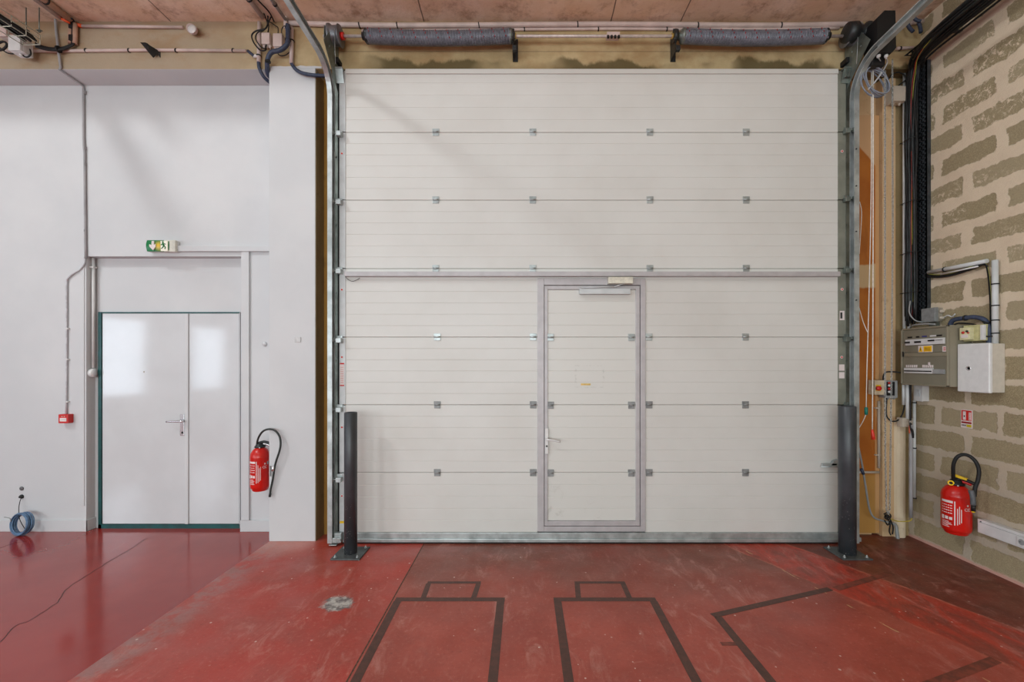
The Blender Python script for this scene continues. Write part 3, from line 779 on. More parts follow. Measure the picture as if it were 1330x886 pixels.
# dark blue hose
mb = thing('flexible_hose', 'thick dark blue flexible hose bending down behind the white column top', 'hose', P(360,80,YB))
MB().tube([P(374,32,Yk-.02), P(374,45,Yk-.02), P(373,57,Yk-.02), P(364,65,Yk-.02), P(353,68,Yk-.02), P(348,76,Yk-.01), P(347,88,Yk+.03), P(349,98,YB+.02), P(358,106,YB+.07)], .019, 12, 6).build('hose', blue_flex, mb)
for q in ((374,52),(348,80),(374,36)): ring_tie(mb, P(*q, Yk-.015), (0, 0, 1), .0195, .010)
t = thing('vertical_conduit', 'short vertical pinkish conduit above the white wall with blue flex below', 'conduit', P(336,90,YB))
MB().tube([P(337,29,YB-.03), P(336,81,YB-.03)], .016, 12, 1).build('pipe', pvc, t)
MB().tube([P(336,81,YB-.03), P(337,89,YB-.025), P(342,99,YB+.0), P(349,106,YB+.04), P(358,112,YB+.08)], .015, 10, 5).build('flex', blue_flex, t, 'dark blue flexible end')
MB().tube([P(322,66,YB-.03), P(330,73,YB-.04)], .012, 10, 1).build('flex_branch', blue_flex, t, 'dark blue branch')
MB().tube([P(329,73,YB-.035), P(336,73,YB-.03)], .014, 10, 1).build('elbow', white_pl, t)
ring_tie(t, P(336,72.5,YB-.03), (0,0,1), .0165, .01)
t = thing('vertical_conduit', 'short vertical pinkish conduit above the column with blue hose end', 'conduit', P(379,85,YB))
MB().tube([P(379,36,YB-.03), P(378.5,83,YB-.03)], .017, 12, 1).build('pipe', pvc, t)
MB().tube([P(379,83,YB-.03), P(384,90,YB-.035), P(393,95,YB-.04), P(406,97.5,YB-.04), P(420,98.5,YB-.02), P(428,99,YB-.0)], .015, 10, 6).build('flex', blue_flex, t, 'dark blue flexible end')
ring_tie(t, P(379,53,YB-.03), (0,0,1), .0175, .008)
tag(MB().box(P(368,36,YB-.06), P(377,26,YB-.002), .006).build('junction_box', pvc), 'tiny pinkish box at the left end of the thick conduit', 'junction box')
# ceiling conduits coming towards the viewer
def ceilpt(px, py, z=ZC-.03):
    Y = (z-H)*F/(CY-py); return Vector(((px-CX)*Y/F, Y, z))
def ceil_run(label, px, py, x_shift, r, m, ztop=ZC-.03, ties=True):
    a = ceilpt(px, py, ztop); b = Vector((a.x+x_shift, 2.9, ztop))
    t = thing('ceiling_conduit', label, 'conduit', b)
    MB().tube([a, b], r, 12, 1).build('pipe', m, t)
    if ties: ring_tie(t, a.lerp(b, .22), b-a, r+.0005, .012)
    return t
ceil_run('brown ceiling conduit on the left, right one of a pair above the orange sleeve', 91, 25, .0, .026, brown_pipe)
ceil_run('pinkish ceiling conduit on the left, left one of a pair above the orange sleeve', 79, 23, .0, .022, pvc, ties=False)
ceil_run('ceiling conduit with a black cable beside it, above the small square boxes', 341, 22, .0, .021, pvc)
ceil_run('thin dark ceiling conduit ending at the dark blue hose', 374, 30, .0, .014, pvc_g)
cable('black cable running along the ceiling above the small square boxes', [ceilpt(356,28,ZC-.02), ceilpt(349,15,ZC-.02), ceilpt(335,0,ZC-.02), ceilpt(325,-14,ZC-.02)], .006)
# left: pair of short brown conduits and black bundle
t = thing('conduit_pair', 'pair of short vertical brown conduits strapped together at the far left of the beam', 'conduit', P(95,58,YB))
for px in (92, 98): MB().tube([P(px,31,YB-.03), P(px-.5,57,YB-.03)], .018, 12, 1).build('pipe', brown_pipe, t)
for py in (35, 51): MB().box(P(88.5,py+1,YB-.052), P(101.5,py-1,YB-.001), .003).build('cable_tie', rubber, t)
conduit('orange_sleeve', 'orange plastic sleeve angled below the paired ceiling conduits', [P(80,24.5,YB-.09), P(91,30,YB-.06)], .010, orange_pl, cat='sleeve')
t = thing('cable_bundle', 'thick black cable bundle drooping from basket tray to the brown conduit pair', 'cables', P(70,66,YB), )
for k in range(7):
    o = (k-3)*.9; q = random.uniform(-.01, .01)
    MB().tube([P(46,58+o,YB-.10+q), P(56,62+o*.7,YB-.08+q), P(68,64+o*.6,YB-.06+q), P(80,63.5+o*.6,YB-.05+q), P(90,60+o*.5,YB-.04), P(95+o*.6,55,YB-.035), P(95+o*.5,30,YB-.04), P(92+o*.4,24,YB-.08)], .0065, 7, 5).build('cable', rubber, t)
ring_tie(t, P(76,64,YB-.055), (1,0,0), .024, .012)
cable('thin grey cable loop hanging below the white box at far left', [P(29,62,YB-.1), P(28,67,YB-.1), P(31,73,YB-.1), P(36,74,YB-.1), P(40,70,YB-.1), P(39,64,YB-.1)], .006, rubber)
cable('thin grey cable running left under the white box', [P(0,62,YB-.09), P(8,68,YB-.09), P(16,70,YB-.09), P(22,67,YB-.09)], .005, rubber)
cable('black cable tangle at the left frame edge', [P(-6,58,YB-.1), P(4,54,YB-.1), P(9,58,YB-.1), P(4,64,YB-.1), P(-6,66,YB-.1)], .009, rubber)
jbox('larger white junction box under the wire basket tray', P(10,65,YB-.16), (P(26,45,YB-.16).x, YB-.06, P(26,45,YB-.16).z), white_pl, 1)
jbox('pale junction box cut by the left frame edge', P(-4,47,YB-.12), (P(8,32,YB-.12).x, YB-.03, P(8,32,YB-.12).z), pvc, 0)
# wire basket cable tray
t = thing('wire_cable_tray', 'white wire basket tray carrying black cables at the upper left corner', 'cable tray', P(20,50,3.5))
z0, z1 = P(50,58,3.66).z, P(50,58,3.66).z+.085
A1, A0 = Vector((P(52,57,3.66).x, 3.66, z0)), None
d = Vector((P(-10,6,2.95).x, 2.95, 0))-Vector((A1.x, 3.66, 0)); d = Vector((-.03, -1, 0)).normalized()
side = Vector((d.y, -d.x, 0)).normalized()*.15
if side.x > 0: side = -side
wires = MB(); L = 1.5
for off, zz in ((0, 0), (.5, 0), (1, 0), (0, .045), (0, .085), (1, .045), (1, .085)):
    a = A1+side*off+Vector((0, 0, zz)); wires.rod(a, a+d*L, .0035, 6)
for k in range(16):
    a = A1+d*(k*L/15)
    wires.tube([a+Vector((0,0,.085)), a, a+side, a+side+Vector((0,0,.085))], .0035, 6, 1)
wires.build('wire_basket', mat('basket_wire', (206,206,190), .4, .3), t)
for k in range(9):
    a = A1+side*(.08+.1*k)+Vector((0, 0, .018+.018*(k % 3)))
    MB().tube([a+d*.02, a+d*.4+Vector((.01,0,.006)), a+d*.9, a+d*L], .011, 7, 3).build('cable', rubber, t)
for px in (34, 51):
    a = ceilpt(px, 10, ZC)
    b = Vector((a.x, a.y, P(px, 40, a.y).z))
    r = thing('threaded_rod', 'thin steel hanger rod from the ceiling, %s of two by the wire tray' % ('left' if px < 40 else 'right'), 'hanger rod', (a.x, a.y, b.z), 'hanger rods by the wire tray')
    MB().rod((a.x, a.y, b.z), (a.x, a.y, ZC), .004, 8).build('rod', galv_dk, r)
    MB().box((a.x-.02, a.y-.01, b.z), (a.x+.02, a.y+.01, b.z+.006), .001).build('plate', galv_dk, r)
    MB().lathe((a.x, a.y, b.z-.012), (0,0,1), ((0,.009),(.01,.009)), 6).build('nut', galv_dk, r)

# thin conduit down the beam, soffit and wall
t = thing('wall_conduit', 'thin grey conduit bending under the beam and running down the white wall', 'conduit', P(112,335,YW))
yq = YW-.012
MB().tube([P(72,25,YB-.03), P(73,40,YB-.015), P(76,66,YB-.03), P(79,88,YB-.012), Vector((P(79,90,YB).x, YB-.012, ZB-.010)), Vector((P(108,113,yq).x, yq, ZB-.014)), P(108.5,117,yq), P(108.5,180,yq), P(110,200,yq), P(111,318,yq), P(111.5,336,yq)], .010, 10, 1).build('pipe', pvc_g, t)
for py in (120, 192, 213, 300): MB().box(P(108.5,py+1.2,YW-.026), P(113,py-1.2,YW), .002).build('clip', pvc_g, t)
t = thing('wall_conduit', 'thin white conduit curving down to the red call point', 'conduit', P(85,538,YW))
MB().tube([P(110,336,yq), P(109.5,342,yq), P(104,350,yq), P(94,356,yq), P(88,362,yq), P(86.5,370,yq), P(86.5,430,yq), P(86,538,yq)], .0075, 8, 4).build('pipe', mat('conduit_white_dull', (196,196,200), .5), t)
for py in (427, 467, 522): MB().box(P(85.5,py+1,YW-.022), P(91,py-1,YW), .002).build('clip', white_pl, t)
# conduit in the recess + round box
t = thing('wall_conduit', 'white conduit in the recess corner above the round box', 'conduit', (XL0+.02, YR-.03, 1.6))
xq = XL0+.018; yq2 = YR-.035
MB().tube([Vector((xq, yq2, ZT-.005)), Vector((xq, yq2, P(118,478,yq2).z))], .012, 10, 1).build('pipe', white_pl, t)
MB().box((XL0, yq2-.02, ZT-.10), (XL0+.034, yq2+.02, ZT-.085), .003).build('clip', white_pl, t)
zc = P(118,484.5,yq2).z; t = thing('round_junction_box', 'round white junction box in the recess corner left of the double door', 'junction box', (xq, yq2, zc-.04))
MB().lathe((XL0+.001, yq2, zc), (1, -.0, 0), ((0, .042), (.03, .042), (.036, .036)), 24).build('body', white_pl, t)
MB().lathe((XL0+.036, yq2, zc), (1, 0, 0), ((0, .034), (.006, .032), (.007, 0)), 24).build('lid', white_paint, t)
tag(MB().box(P(382.5,444.5,YB-.012), P(391,438,YB-.006), .003).build('blanking_plate', mat('plate_dull', (196,196,196), .6)), 'small pale filler plate on the white column', 'plate')
tag(MB().lathe(P(344,447,YW), (0,-1,0), ((0,.022),(.012,.020),(.014,0)), 18).build('cable_outlet_cover', white_paint), 'small round white cap on wall above the extinguisher', 'cap')

# ---- exit sign
t = thing('exit_sign', 'green emergency exit light with arrow and running figure above double door', 'exit sign', P(209,327,YW))
yE = YW-.055
a, b = P(191,326.5,yE), P(213,312,yE); a2, b2 = P(213.2,327.5,yE), P(228,312,yE)
MB().box((a.x+.0, yE+.02, a.z), (b2.x, YW, b.z), .004).build('housing', white_pl, t)
MB().box((b.x-.001, yE-.004, a.z-.004), (b2.x, yE+.03, b.z+.002), .008).build('end_cap', mat('sign_cap', (214,212,200), .4), t)
def arcpanel(x0, x1, z0, z1, y, bulge, m, name, parent):
    n = 10; mb = MB(); pf = []
    for k in range(n+1):
        u = k/n; pf.append((y-bulge*math.sin(math.pi*u), z0+(z1-z0)*u))
    pf += [(y+.02, z1), (y+.02, z0)]
    return mb.prism([(x0, yy, zz) for yy, zz in pf], (x1-x0, 0, 0)).build(name, m, parent)
ss = NT('sign_lit_green'); Xs, _, Zs = ss.sep()
gx = ss.step(Xs, P(203,0,yE).x-.0, P(209,0,yE).x)
ss.color((12,118,64)); ss.rough(.25)
glow = ss.math('MULTIPLY', ss.step(ss.math('ABSOLUTE', ss.math('SUBTRACT', Xs, P(207,0,yE).x)), .045, .0), ss.step(ss.math('ABSOLUTE', ss.math('SUBTRACT', Zs, P(0,319.5,yE).z)), .06, .0))
ss.inp(ss.b.inputs['Emission Color'], lin((255,170,0))); ss.inp(ss.b.inputs['Emission Strength'], ss.math('MULTIPLY', glow, .9))
pn = arcpanel(a.x, P(221,0,yE).x-.006, a.z, b.z, yE, .012, ss.m, 'sign_face', t)
def sp(u, v): # sign-local, u px, v py
    q = P(u, v, yE-.0165); return (q.x, q.y, q.z)
mb = MB(); mb.prism([sp(197,313), sp(200,313), sp(199.7,318), sp(202,317), sp(201.8,320.5), sp(198.5,325), sp(193.8,320), sp(193.8,317), sp(196.5,318.5)], (0, .006, 0))
mb.build('arrow', white_ink, pn)
lit = NT('sign_lit_white'); lit.color((226,224,214)); lit.inp(lit.b.inputs['Emission Color'], lin((255,236,200))); lit.b.inputs['Emission Strength'].default_value = .25
mb = MB(); mb.prism([sp(208.5,313), sp(217.5,313), sp(217.5,326), sp(208.8,326)], (0, .006, 0)).build('doorway', lit.m, pn)
mb = MB(); q = Vector(sp(211.8,314.6)); mb.rod(q-Vector((0,.006,0)), q, .0075, 10)
for A, B, r in (((211.5,316.3),(213.2,319.5),.008),((211.5,316.5),(209.3,318.4),.0035),((212,316.3),(215.3,317.2),.0035),((213,319.5),(215,321),.004),((215,321),(214.4,323.5),.004),((213,319.5),(211,322),.0042),((211,322),(209.6,323),.0035)):
    mb.rod(Vector(sp(*A))-Vector((0,.002,0)), Vector(sp(*B))-Vector((0,.002,0)), r, 8)
mb.build('running_figure', green_sign, pn)
# ---- call point
t = thing('fire_call_point', 'red fire alarm call point box on white wall left of the double door', 'call point', P(84,550,YW))
yC = YW-.05
MB().box(P(75.5,550,yC), Vector((P(88.5,0,yC).x, YW, P(0,538.3,yC).z)), .006).build('box', red_pl, t)
MB().box(P(86.5,549.5,yC+.01), Vector((P(92.5,0,YW).x, YW, P(0,539,yC+.01).z)), .004).build('back_box', mat('red_plastic_dark', (160,16,18), .4), t)
MB().box(P(77.5,547.5,yC-.003), P(86.5,543,yC), .001).build('glass_plate', white_ink, t)
mb = MB()
for px in (80.5, 83.5): mb.box(P(px-.8,541.8,yC-.002), P(px+.8,540.6,yC))
mb.box(P(79,545.6,yC-.004), P(85,545,yC-.002)); mb.build('print', white_ink if False else beige_pl, t)

# ---- cable coil and outlets
t = thing('cable_coil', 'coil of blue-grey cable leaning against the white wall on the floor', 'cable coil', (P(28,690,3.93).x, 3.93, 0))
cc = Vector((P(28,677,3.95).x, 3.95, .104))
q = Matrix.Rotation(math.radians(-9), 4, 'Z') @ Matrix.Rotation(math.radians(-8), 4, 'X')
def coil_pts(n, rad, spread):
    pts = []
    for k in range(n*20+1):
        u = k/20; a = 2*math.pi*u; rr = rad+.006*math.sin(u*2.3)+.003*math.sin(u*5)
        pts.append(cc+q @ Vector((rr*math.cos(a), spread*((u/n)-.5)+.005*math.sin(u*3.7), rr*math.sin(a))))
    return pts
MB().tube(coil_pts(15, .092, .048), .0052, 6, 1).build('coil', blue_cable, t)
MB().tube([cc+q @ Vector((-.088, -.024, .02)), cc+q @ Vector((-.088, -.034, .05)), cc+q @ Vector((-.13, -.05, .062))], .004, 6, 4).build('loose_end', grey_pl, t)
yo = YW-.002
mb = MB().lathe(P(28.5,634.5,YW), (0,-1,0), ((0,.018),(.006,.018),(.009,.012),(.009,0)), 18)
tag(mb.build('wall_socket', mat('socket_grey', (96,96,98), .5)), 'upper of two small round grey wall sockets above the cable coil', 'socket')
mb = MB().lathe(P(28.5,645,YW), (0,-1,0), ((0,.020),(.006,.020),(.012,.012),(.02,.010)), 18)
tag(mb.build('wall_socket', dark_steel), 'lower of two round wall sockets, with wire to the coil', 'socket')
cable('thin black wire from lower round socket down into the coil', [P(28.5,646,YW-.02), P(26,651,YW-.03), P(24.5,660,YW-.05), P(25,672,YW-.09), P(28,680,YW-.09), P(33,688,YW-.09)], .0028, rubber)

# ================================================================== BOLLARDS
def bollard(pxc, pytop, plate_front_y, w, label):
    Y = 3.56
    x = (pxc-CX)*Y/F; r = w/2*Y/F*.985; zt = H-(pytop-CY)*Y/F
    t = thing('bollard', label, 'bollard', (x, Y, 0), 'bollards guarding the sectional door')
    bmz = NT('bollard_paint_'+str(int(pxc))); X, Yy, Z = bmz.sep()
    c = bmz.mix(bmz.step(bmz.noise(5, 4), .3, .7), (50,53,57), (66,69,73))
    vo = bmz.n('ShaderNodeTexVoronoi'); bmz.inp(vo.inputs['Vector'], bmz.pos); vo.inputs['Scale'].default_value = 55
    chips = bmz.math('MULTIPLY', bmz.math('LESS_THAN', vo.outputs['Distance'], .2), bmz.step(Z, .65, .1, 0, 1))
    chips = bmz.math('MULTIPLY', chips, bmz.step(bmz.noise(14, 3), .48, .56))
    c = bmz.mix(bmz.math('MULTIPLY', chips, .75), c, (160,160,160))
    bmz.color(c); bmz.rough(.36)
    MB().lathe((x, Y, .012), (0, 0, 1), ((0, r), (zt-.016, r), (zt-.012, r-.003), (zt-.012, r-.008), (zt-.02, r-.009), (zt-.02, 0)), 32).build('post', bmz.m, t)
    s = .118
    MB().box((x-s, Y-s, 0), (x+s, Y+s, .012), .002).build('base_plate', mat('plate_steel', (84,88,88), .45, .3, .15, 12), t)
    for i in (-1, 1):
        for j in (-1, 1):
            mb = MB(); c0 = Vector((x+i*(s-.028), Y+j*(s-.028), .012))
            mb.lathe(c0, (0,0,1), ((0,.012),(.003,.012)), 16); mb.lathe(c0+Vector((0,0,.003)), (0,0,1), ((0,.0085),(.009,.0085)), 6)
            mb.rod(c0+Vector((0,0,.01)), c0+Vector((0,0,.02)), .0045, 8)
            mb.build('bolt', galv, t)
    return t
bollard(455.5, 535.5, 727, 16.5, 'dark grey chipped steel bollard at the left edge of the big door')
bollard(1100.5, 527.5, 727, 20.0, 'dark grey steel bollard at the right edge of the big door')

# ================================================================== FLOOR MARKINGS
def outline(label, lines, m=tape_m, extra=None):
    mb = MB(); mb.use(m)
    for a, b, w in lines:
        a, b = Vector((*a, 0)), Vector((*b, 0)); d = (b-a).normalized(); n = Vector((-d.y, d.x, 0))*w/2
        mb.prism([a+n, b+n, b-n, a-n], (0, 0, .0012))
    if extra:
        mb.use(tape_f)
        for a, b, w in extra:
            a, b = Vector((*a, 0)), Vector((*b, 0)); d = (b-a).normalized(); n = Vector((-d.y, d.x, 0))*w/2
            mb.prism([a+n, b+n, b-n, a-n], (0, 0, .0010))
    o = mb.build('floor_marking'); tag(o, label, 'floor marking', 'brown outlines marked on the floor', 'structure'); return o
def fx(px, py):
    q = fl(px, py); return (q.x, q.y)
outline('leftmost brown bottle-shaped outline marked on the red floor, beside the groove',
        [((-.865, 2.875), (-.135, 2.875), .045), ((-.845, 2.8525), (-.833, 1.2), .05), ((-.162, 2.8525), (-.158, 1.2), .05),
         ((-.683, 2.8985), (-.690, 3.0815), .036), ((-.345, 2.8985), (-.333, 3.0815), .036), ((-.70, 3.097), (-.318, 3.097), .030)])
outline('middle brown bottle-shaped outline marked on the red floor',
        [((.190, 2.875), (.872, 2.875), .045), ((.215, 2.8525), (.218, 1.2), .05), ((.850, 2.8525), (.846, 1.2), .05),
         ((.358, 2.8985), (.372, 3.0815), .036), ((.700, 2.8985), (.700, 3.0815), .036), ((.355, 3.097), (.718, 3.097), .030)])
outline('rightmost brown outline on the red floor, a large tilted corner shape',
        [((1.170, 2.69), (2.13, 3.01), .045), ((1.198, 2.677), (1.245, 1.3), .05)],
        extra=[((2.17, 3.01), (2.75, 3.24), .05), ((1.95, 2.10), (2.50, 2.29), .05), ((.0+1.21, 2.42), (1.10, 2.42), .03)])

# ================================================================== RIGHT CORNER
# orange board, tan post, cream pillar, back corner
tag(MB().box((2.90, YJ-.02, .02), (3.245, YJ, 3.85), .002).build('stained_board', board_m), 'tall orange stained board behind the cords right of the door', 'board', kind='structure')
tag(MB().box((3.25, YJ-.05, .0), (3.37, YJ+.03, 4.17), .003).build('trim_5', tan_m), 'tall tan post behind the chain', 'trim', kind='structure')
tag(MB().box((3.37, YJ-.03, 0), (XR, YJ+.03, 4.18)).build('wall_corner', jamb_mat('olive_corner_plaster', (146,124,84), (166,144,104), (120,100,64))), 'olive plaster strip in the corner', 'wall', kind='structure')
mb = MB(); zp = P(1178,546,3.88).z
pts = []
for k in range(9):
    a = math.pi*k/8; pts.append((3.405-.055*math.cos(a), 3.94-.055*math.sin(a)))
mb.prism([(x, y, 0) for x, y in pts], (0, 0, zp)); 
tag(mb.build('corner_pillar', pil_m), 'short rounded cream plaster stub in the right corner below the boxes', 'pillar', kind='structure')
# pale conduit frame on the board: vertical with foot going left
t = thing('surface_conduit', 'pale L-shaped conduit on the orange board below the push-button box', 'conduit', P(1128,613,YJ))
MB().tube([P(1141.5,521,YJ-.035), P(1141.5,608,YJ-.035)], .011, 10, 1).build('vertical_pipe', beige_pl, t)
MB().tube([P(1112,613.5,YJ-.035), P(1141.5,613.5,YJ-.035)], .011, 10, 1).build('horizontal_pipe', beige_pl, t)
for py in (530, 591): MB().box(P(1137.5,py+1,YJ-.04), P(1142,py-1,YJ-.02), .001).build('clip', beige_pl, t)
MB().box(P(1110.5,616,YJ-.05), P(1113,608,YJ-.02), .002).build('end_box', black, t)

# motor unit
t = thing('door_operator', 'black motor unit of the door hanging at upper right beside the curved track', 'motor', (2.97, 3.6, 4.13))
Ym = 3.50
def xm(px): return (px-CX)*Ym/F
def zm(py): return H-(py-CY)*Ym/F
MB().prism([(xm(1139.5), Ym, zm(68)), (xm(1139.5), Ym, zm(23)), (xm(1149), Ym, zm(13.5)), (xm(1163), Ym, zm(13.5)), (xm(1164), Ym, zm(62)), (xm(1159), Ym, zm(68))], (0, .14, 0)).build('housing', mat('matte_black', (7,7,8), .7), t)
MB().lathe((xm(1118), 3.66, ZS), (1, 0, 0), ((0, .04), (.0, .075), (.07, .08), (.08, .06), (.14, .055), (.16, .08), (.18, .08)), 20).build('gear_unit', dark_steel, t)
MB().box((xm(1141), 3.56, zm(78)), (xm(1158), 3.62, zm(67)), .006).build('chain_guide', black, t)
for px in (1145, 1155): MB().lathe((xm(px), 3.53, zm(68)), (0, 0, -1), ((0, .013), (.006, .015), (.018, .013), (.022, .007)), 12).build('cable_gland', white_pl, t)
# coiled grey cable
mb = MB(); c0 = P(1137,107,3.62); pts = []
for k in range(5*18+1):
    a = 2*math.pi*k/18; u = k/18
    v = Vector((.085*math.cos(a)*(1+.06*math.sin(u*2)), .02*math.sin(u*4), .085*math.sin(a)))
    v.x *= .62; v = Matrix.Rotation(math.radians(-38), 3, 'Y').to_4x4() @ Matrix.Rotation(math.radians(0), 4, 'X') @ v
    pts.append(c0+v*1.5)
tag(MB().tube(pts, .0055, 6, 1).build('coiled_cable', mat('grey_cable', (128,134,146), .5)), 'coil of grey cable hanging below the black motor', 'cable coil')
cable('grey cable from left gland of the motor to the coil', [(xm(1145), 3.53, zm(72)), P(1146,85,3.6), P(1143,96,3.6), P(1136,108,3.6)], .0045, grey_pl)
cable('grey cable from right gland of the motor to the coil', [(xm(1155), 3.53, zm(72)), P(1152,82,3.6), P(1143,98,3.6), P(1128,116,3.6)], .0055, mat('pale_cable', (190,190,192), .5))
# chain loops
def link(mb, c, d, L, r, flip):
    d = d.normalized(); s = Vector((1, 0, 0)) if flip else Vector((0, 1, 0)); s = (s-d*s.dot(d)).normalized()
    pts = []
    for k in range(10):
        a = 2*math.pi*k/10; pts.append(c+s*(.0062*math.cos(a))+d*(L*.5*math.sin(a)+math.copysign(.002, math.sin(a))*(abs(math.sin(a)) > .1)))
    mb.tube(pts, r, 4, 1, True)
mb = MB(); Yh = 3.60
for pts in (((1159, 78), (1159.5, 300), (1158, 480), (1156.5, 600), (1155.5, 662)), ((1149.5, 92), (1149.5, 300), (1149.5, 480), (1150, 600), (1151.5, 662)), ((1155.5, 662), (1153.5, 668), (1151.5, 662))):
    W3 = [P(px, py, Yh) for px, py in pts]
    flip = False; acc = 0
    for a, b in zip(W3, W3[1:]):
        L = (b-a).length; n = max(1, int(L/.0185))
        for k in range(n): link(mb, a.lerp(b, (k+.5)/n), b-a, .024, .0025, flip); flip = not flip
tag(mb.build('hoist_chain', steel_chain), 'long steel hoist chain loop hanging from the motor to near the floor', 'chain')
# pull cords
t = thing('pull_cord', 'white pull cord with red handle hanging before the orange board', 'cord', P(1134,573,3.70))
MB().tube([P(1134,70,3.62), P(1134,300,3.68), P(1133.5,480,3.70), P(1133,560,3.70)], .0045, 6, 3).build('cord', cord_w, t)
MB().lathe(P(1132.6,558,3.70), P(1134.5,571,3.70)-P(1132.6,558,3.70), ((0,.005),(.006,.009),(.05,.014),(.085,.015),(.088,.008)), 12).build('handle', mat('bright_red_plastic', (236,60,44), .4), t, 'bright red handle')
t = thing('pull_cord', 'white pull cord with green handle and knotted tail beside the red-handled cord', 'cord', P(1122,560,3.70))
MB().tube([P(1132,90,3.64), P(1131.5,250,3.68), P(1129.5,350,3.70), P(1127.5,430,3.70), P(1126,480,3.70), P(1125,530,3.70)], .0035, 6, 3).build('cord', cord_w, t)
MB().lathe(P(1125,529,3.70), (0,0,-1), ((0,.008),(.004,.013),(.062,.013),(.066,.008)), 8).build('handle', mat('teal_plastic', (16,120,104), .45), t, 'green handle')
MB().tube([P(1124.5,539,3.70), P(1121,547,3.72), P(1115,557,3.74)], .0035, 6, 3).build('tail', cord_w, t)
MB().tube([P(1116,400,3.74), P(1121,418,3.72), P(1127,432,3.70)], .003, 6, 3).build('branch', cord_w, t)
tag(MB().tube([P(1116.5,262,3.76), P(1119,275,3.75), P(1118,300,3.75), P(1116,330,3.75)], .0028, 6, 4).build('thin_cord', cord_w), 'short thin white cord curling beside the right track', 'cord')
t = thing('leaning_hose', 'thin grey hose sagging from the right track to a bend near the floor', 'hose', P(1165,700,3.85))
MB().tube([P(1113,573,3.78), P(1119,600,3.80), P(1124,630,3.82), P(1129,660,3.84), P(1135,672,3.84), P(1145,676,3.84), P(1155,679,3.84), P(1163,682,3.84), P(1165,692,3.83), P(1166,700,3.82)], [.008]*9+[.014]*4, 8, 5).build('hose', grey_pl, t)
MB().tube([P(1118.5,609,3.80), P(1121.5,616,3.80)], .013, 8, 1).build('clamp', blue_flex, t, 'dark blue clamp')
tag(MB().tube([P(1157,674,3.82), P(1165,677,3.81), P(1175,677.5,3.80), P(1183,676,3.80), P(1184,671,3.80)], .0045, 6, 4).build('earth_wire', mat('yellow_green_wire', (190,170,60), .5)), 'yellow earth wire running along the foot of the corner', 'wire')
mb = MB()
for pts in ([(1148,668),(1153,666),(1157,670),(1154,675),(1149,672),(1153,668)], [(1152,672),(1156,680),(1155,690),(1157,695)], [(1156,674),(1160,685),(1159,694)], [(1149,676),(1153,682),(1157,676)]):
    mb.tube([P(a, b, 3.83) for a, b in pts], .006, 6, 4)
mb.lathe(P(1150,670,3.80), (1,0,-.3), ((0,.012),(.01,.016),(.03,.014),(.035,.006)), 8)
tag(mb.build('hook_fitting', rubber), 'black hook and wire tangle at the chain foot', 'hook')

# control box
t = thing('push_button_box', 'cream switch box with red emergency stop and black push-button face', 'control box', P(1150,516,3.88))
yb = 3.84
MB().box(P(1136.5,513,yb), Vector((P(1151,0,yb).x, YJ-.052, P(0,494,yb).z)), .005).build('switch_body', mat('aged_cream', (206,190,162), .5), t)
e = MB().box(P(1138,508,yb-.003), P(1144,500,yb), .001).build('emergency_plate', yellow_pl, t)
MB().lathe(P(1139.5,504.3,yb-.003), (-.25,-1,0), ((0,.010),(.016,.010),(.018,.021),(.030,.021),(.034,.015),(.035,0)), 20).build('stop_button', red_pl, e)
MB().box(P(1151,517,yb), Vector((P(1166,0,yb).x, YJ-.052, P(0,494.5,yb).z)), .004).build('button_body', grey_pl, t)
MB().box(P(1152,514,yb-.006), P(1161.5,496,yb), .002).build('button_face', black, t)
for py, m in ((497.5, red_pl), (500.8, white_pl), (505, red_pl), (509, white_pl)):
    MB().lathe(P(1154.5,py,yb-.006), (0,-1,0), ((0,.010),(.008,.010),(.009,0)), 12).build('button', m, t)
for px in (1153, 1161): MB().lathe(P(px,516.5,yb+.04), (0,0,-1), ((0,.010),(.012,.010),(.016,.007)), 10).build('gland', grey_pl, t)
cable('black cable arching from the push-button box to the grey panel', [P(1147,494,yb+.04), P(1147.5,488,yb+.04), P(1151,483.5,yb+.03), P(1160,483,yb), P(1170,484,yb-.03)], .006)
cable('black cable hanging in a loop under the push-button box', [P(1152,517,yb+.04), P(1151,530,yb+.03), P(1152,541,yb+.02), P(1158,547,yb), P(1166,546,yb), P(1172,538,yb), P(1175,526,yb)], .006)
# beige box high up & conduits in the corner
jbox('beige junction box high in the right corner beside the chain', P(1160.5,131,3.84), (P(1177,0,3.84).x, YJ-.052, P(0,111,3.84).z), beige_pl, 2)
cable('black cable looping over the high beige box', [P(1151,110,3.85), P(1157,98,3.85), P(1166,94,3.85), P(1174,97,3.85), P(1177,103,3.85), P(1171,108,3.86), P(1167,111,3.87)], .005)
cable('black cable hanging from the beam corner beside the bundle', [P(1187,62,3.8), P(1184,72,3.8), P(1185,85,3.8), P(1182,98,3.82), P(1175,105,3.84)], .005)
conduit('corner_conduit', 'left of two tall white conduits running down the right corner', [P(1174.5,96,3.88), P(1174.5,427,3.88)], .0125, pvc_w, group='tall corner conduits')
c = conduit('corner_conduit', 'right of two tall white conduits running down the right corner', [P(1180.3,112,3.85), P(1180.3,427,3.85)], .0115, pvc_w, group='tall corner conduits')
for py in (195, 282, 394): ring_tie(c, P(1180.3,py,3.85), (0,0,1), .012, .010)
conduit('corner_conduit', 'short thick white conduit below the grey panel, leftmost', [P(1174,500,3.84), P(1174,526,3.84)], .014, pvc_w)
c = conduit('corner_conduit', 'white conduit below the grey panel ending at the small switch', [P(1178.5,498,3.80), P(1178.5,544,3.80)], .013, pvc_w)
c = conduit('corner_conduit', 'long grey conduit right of the cream pillar', [P(1183,552,3.76), P(1183,650,3.76), P(1183,672,3.78)], .014, pvc_g)
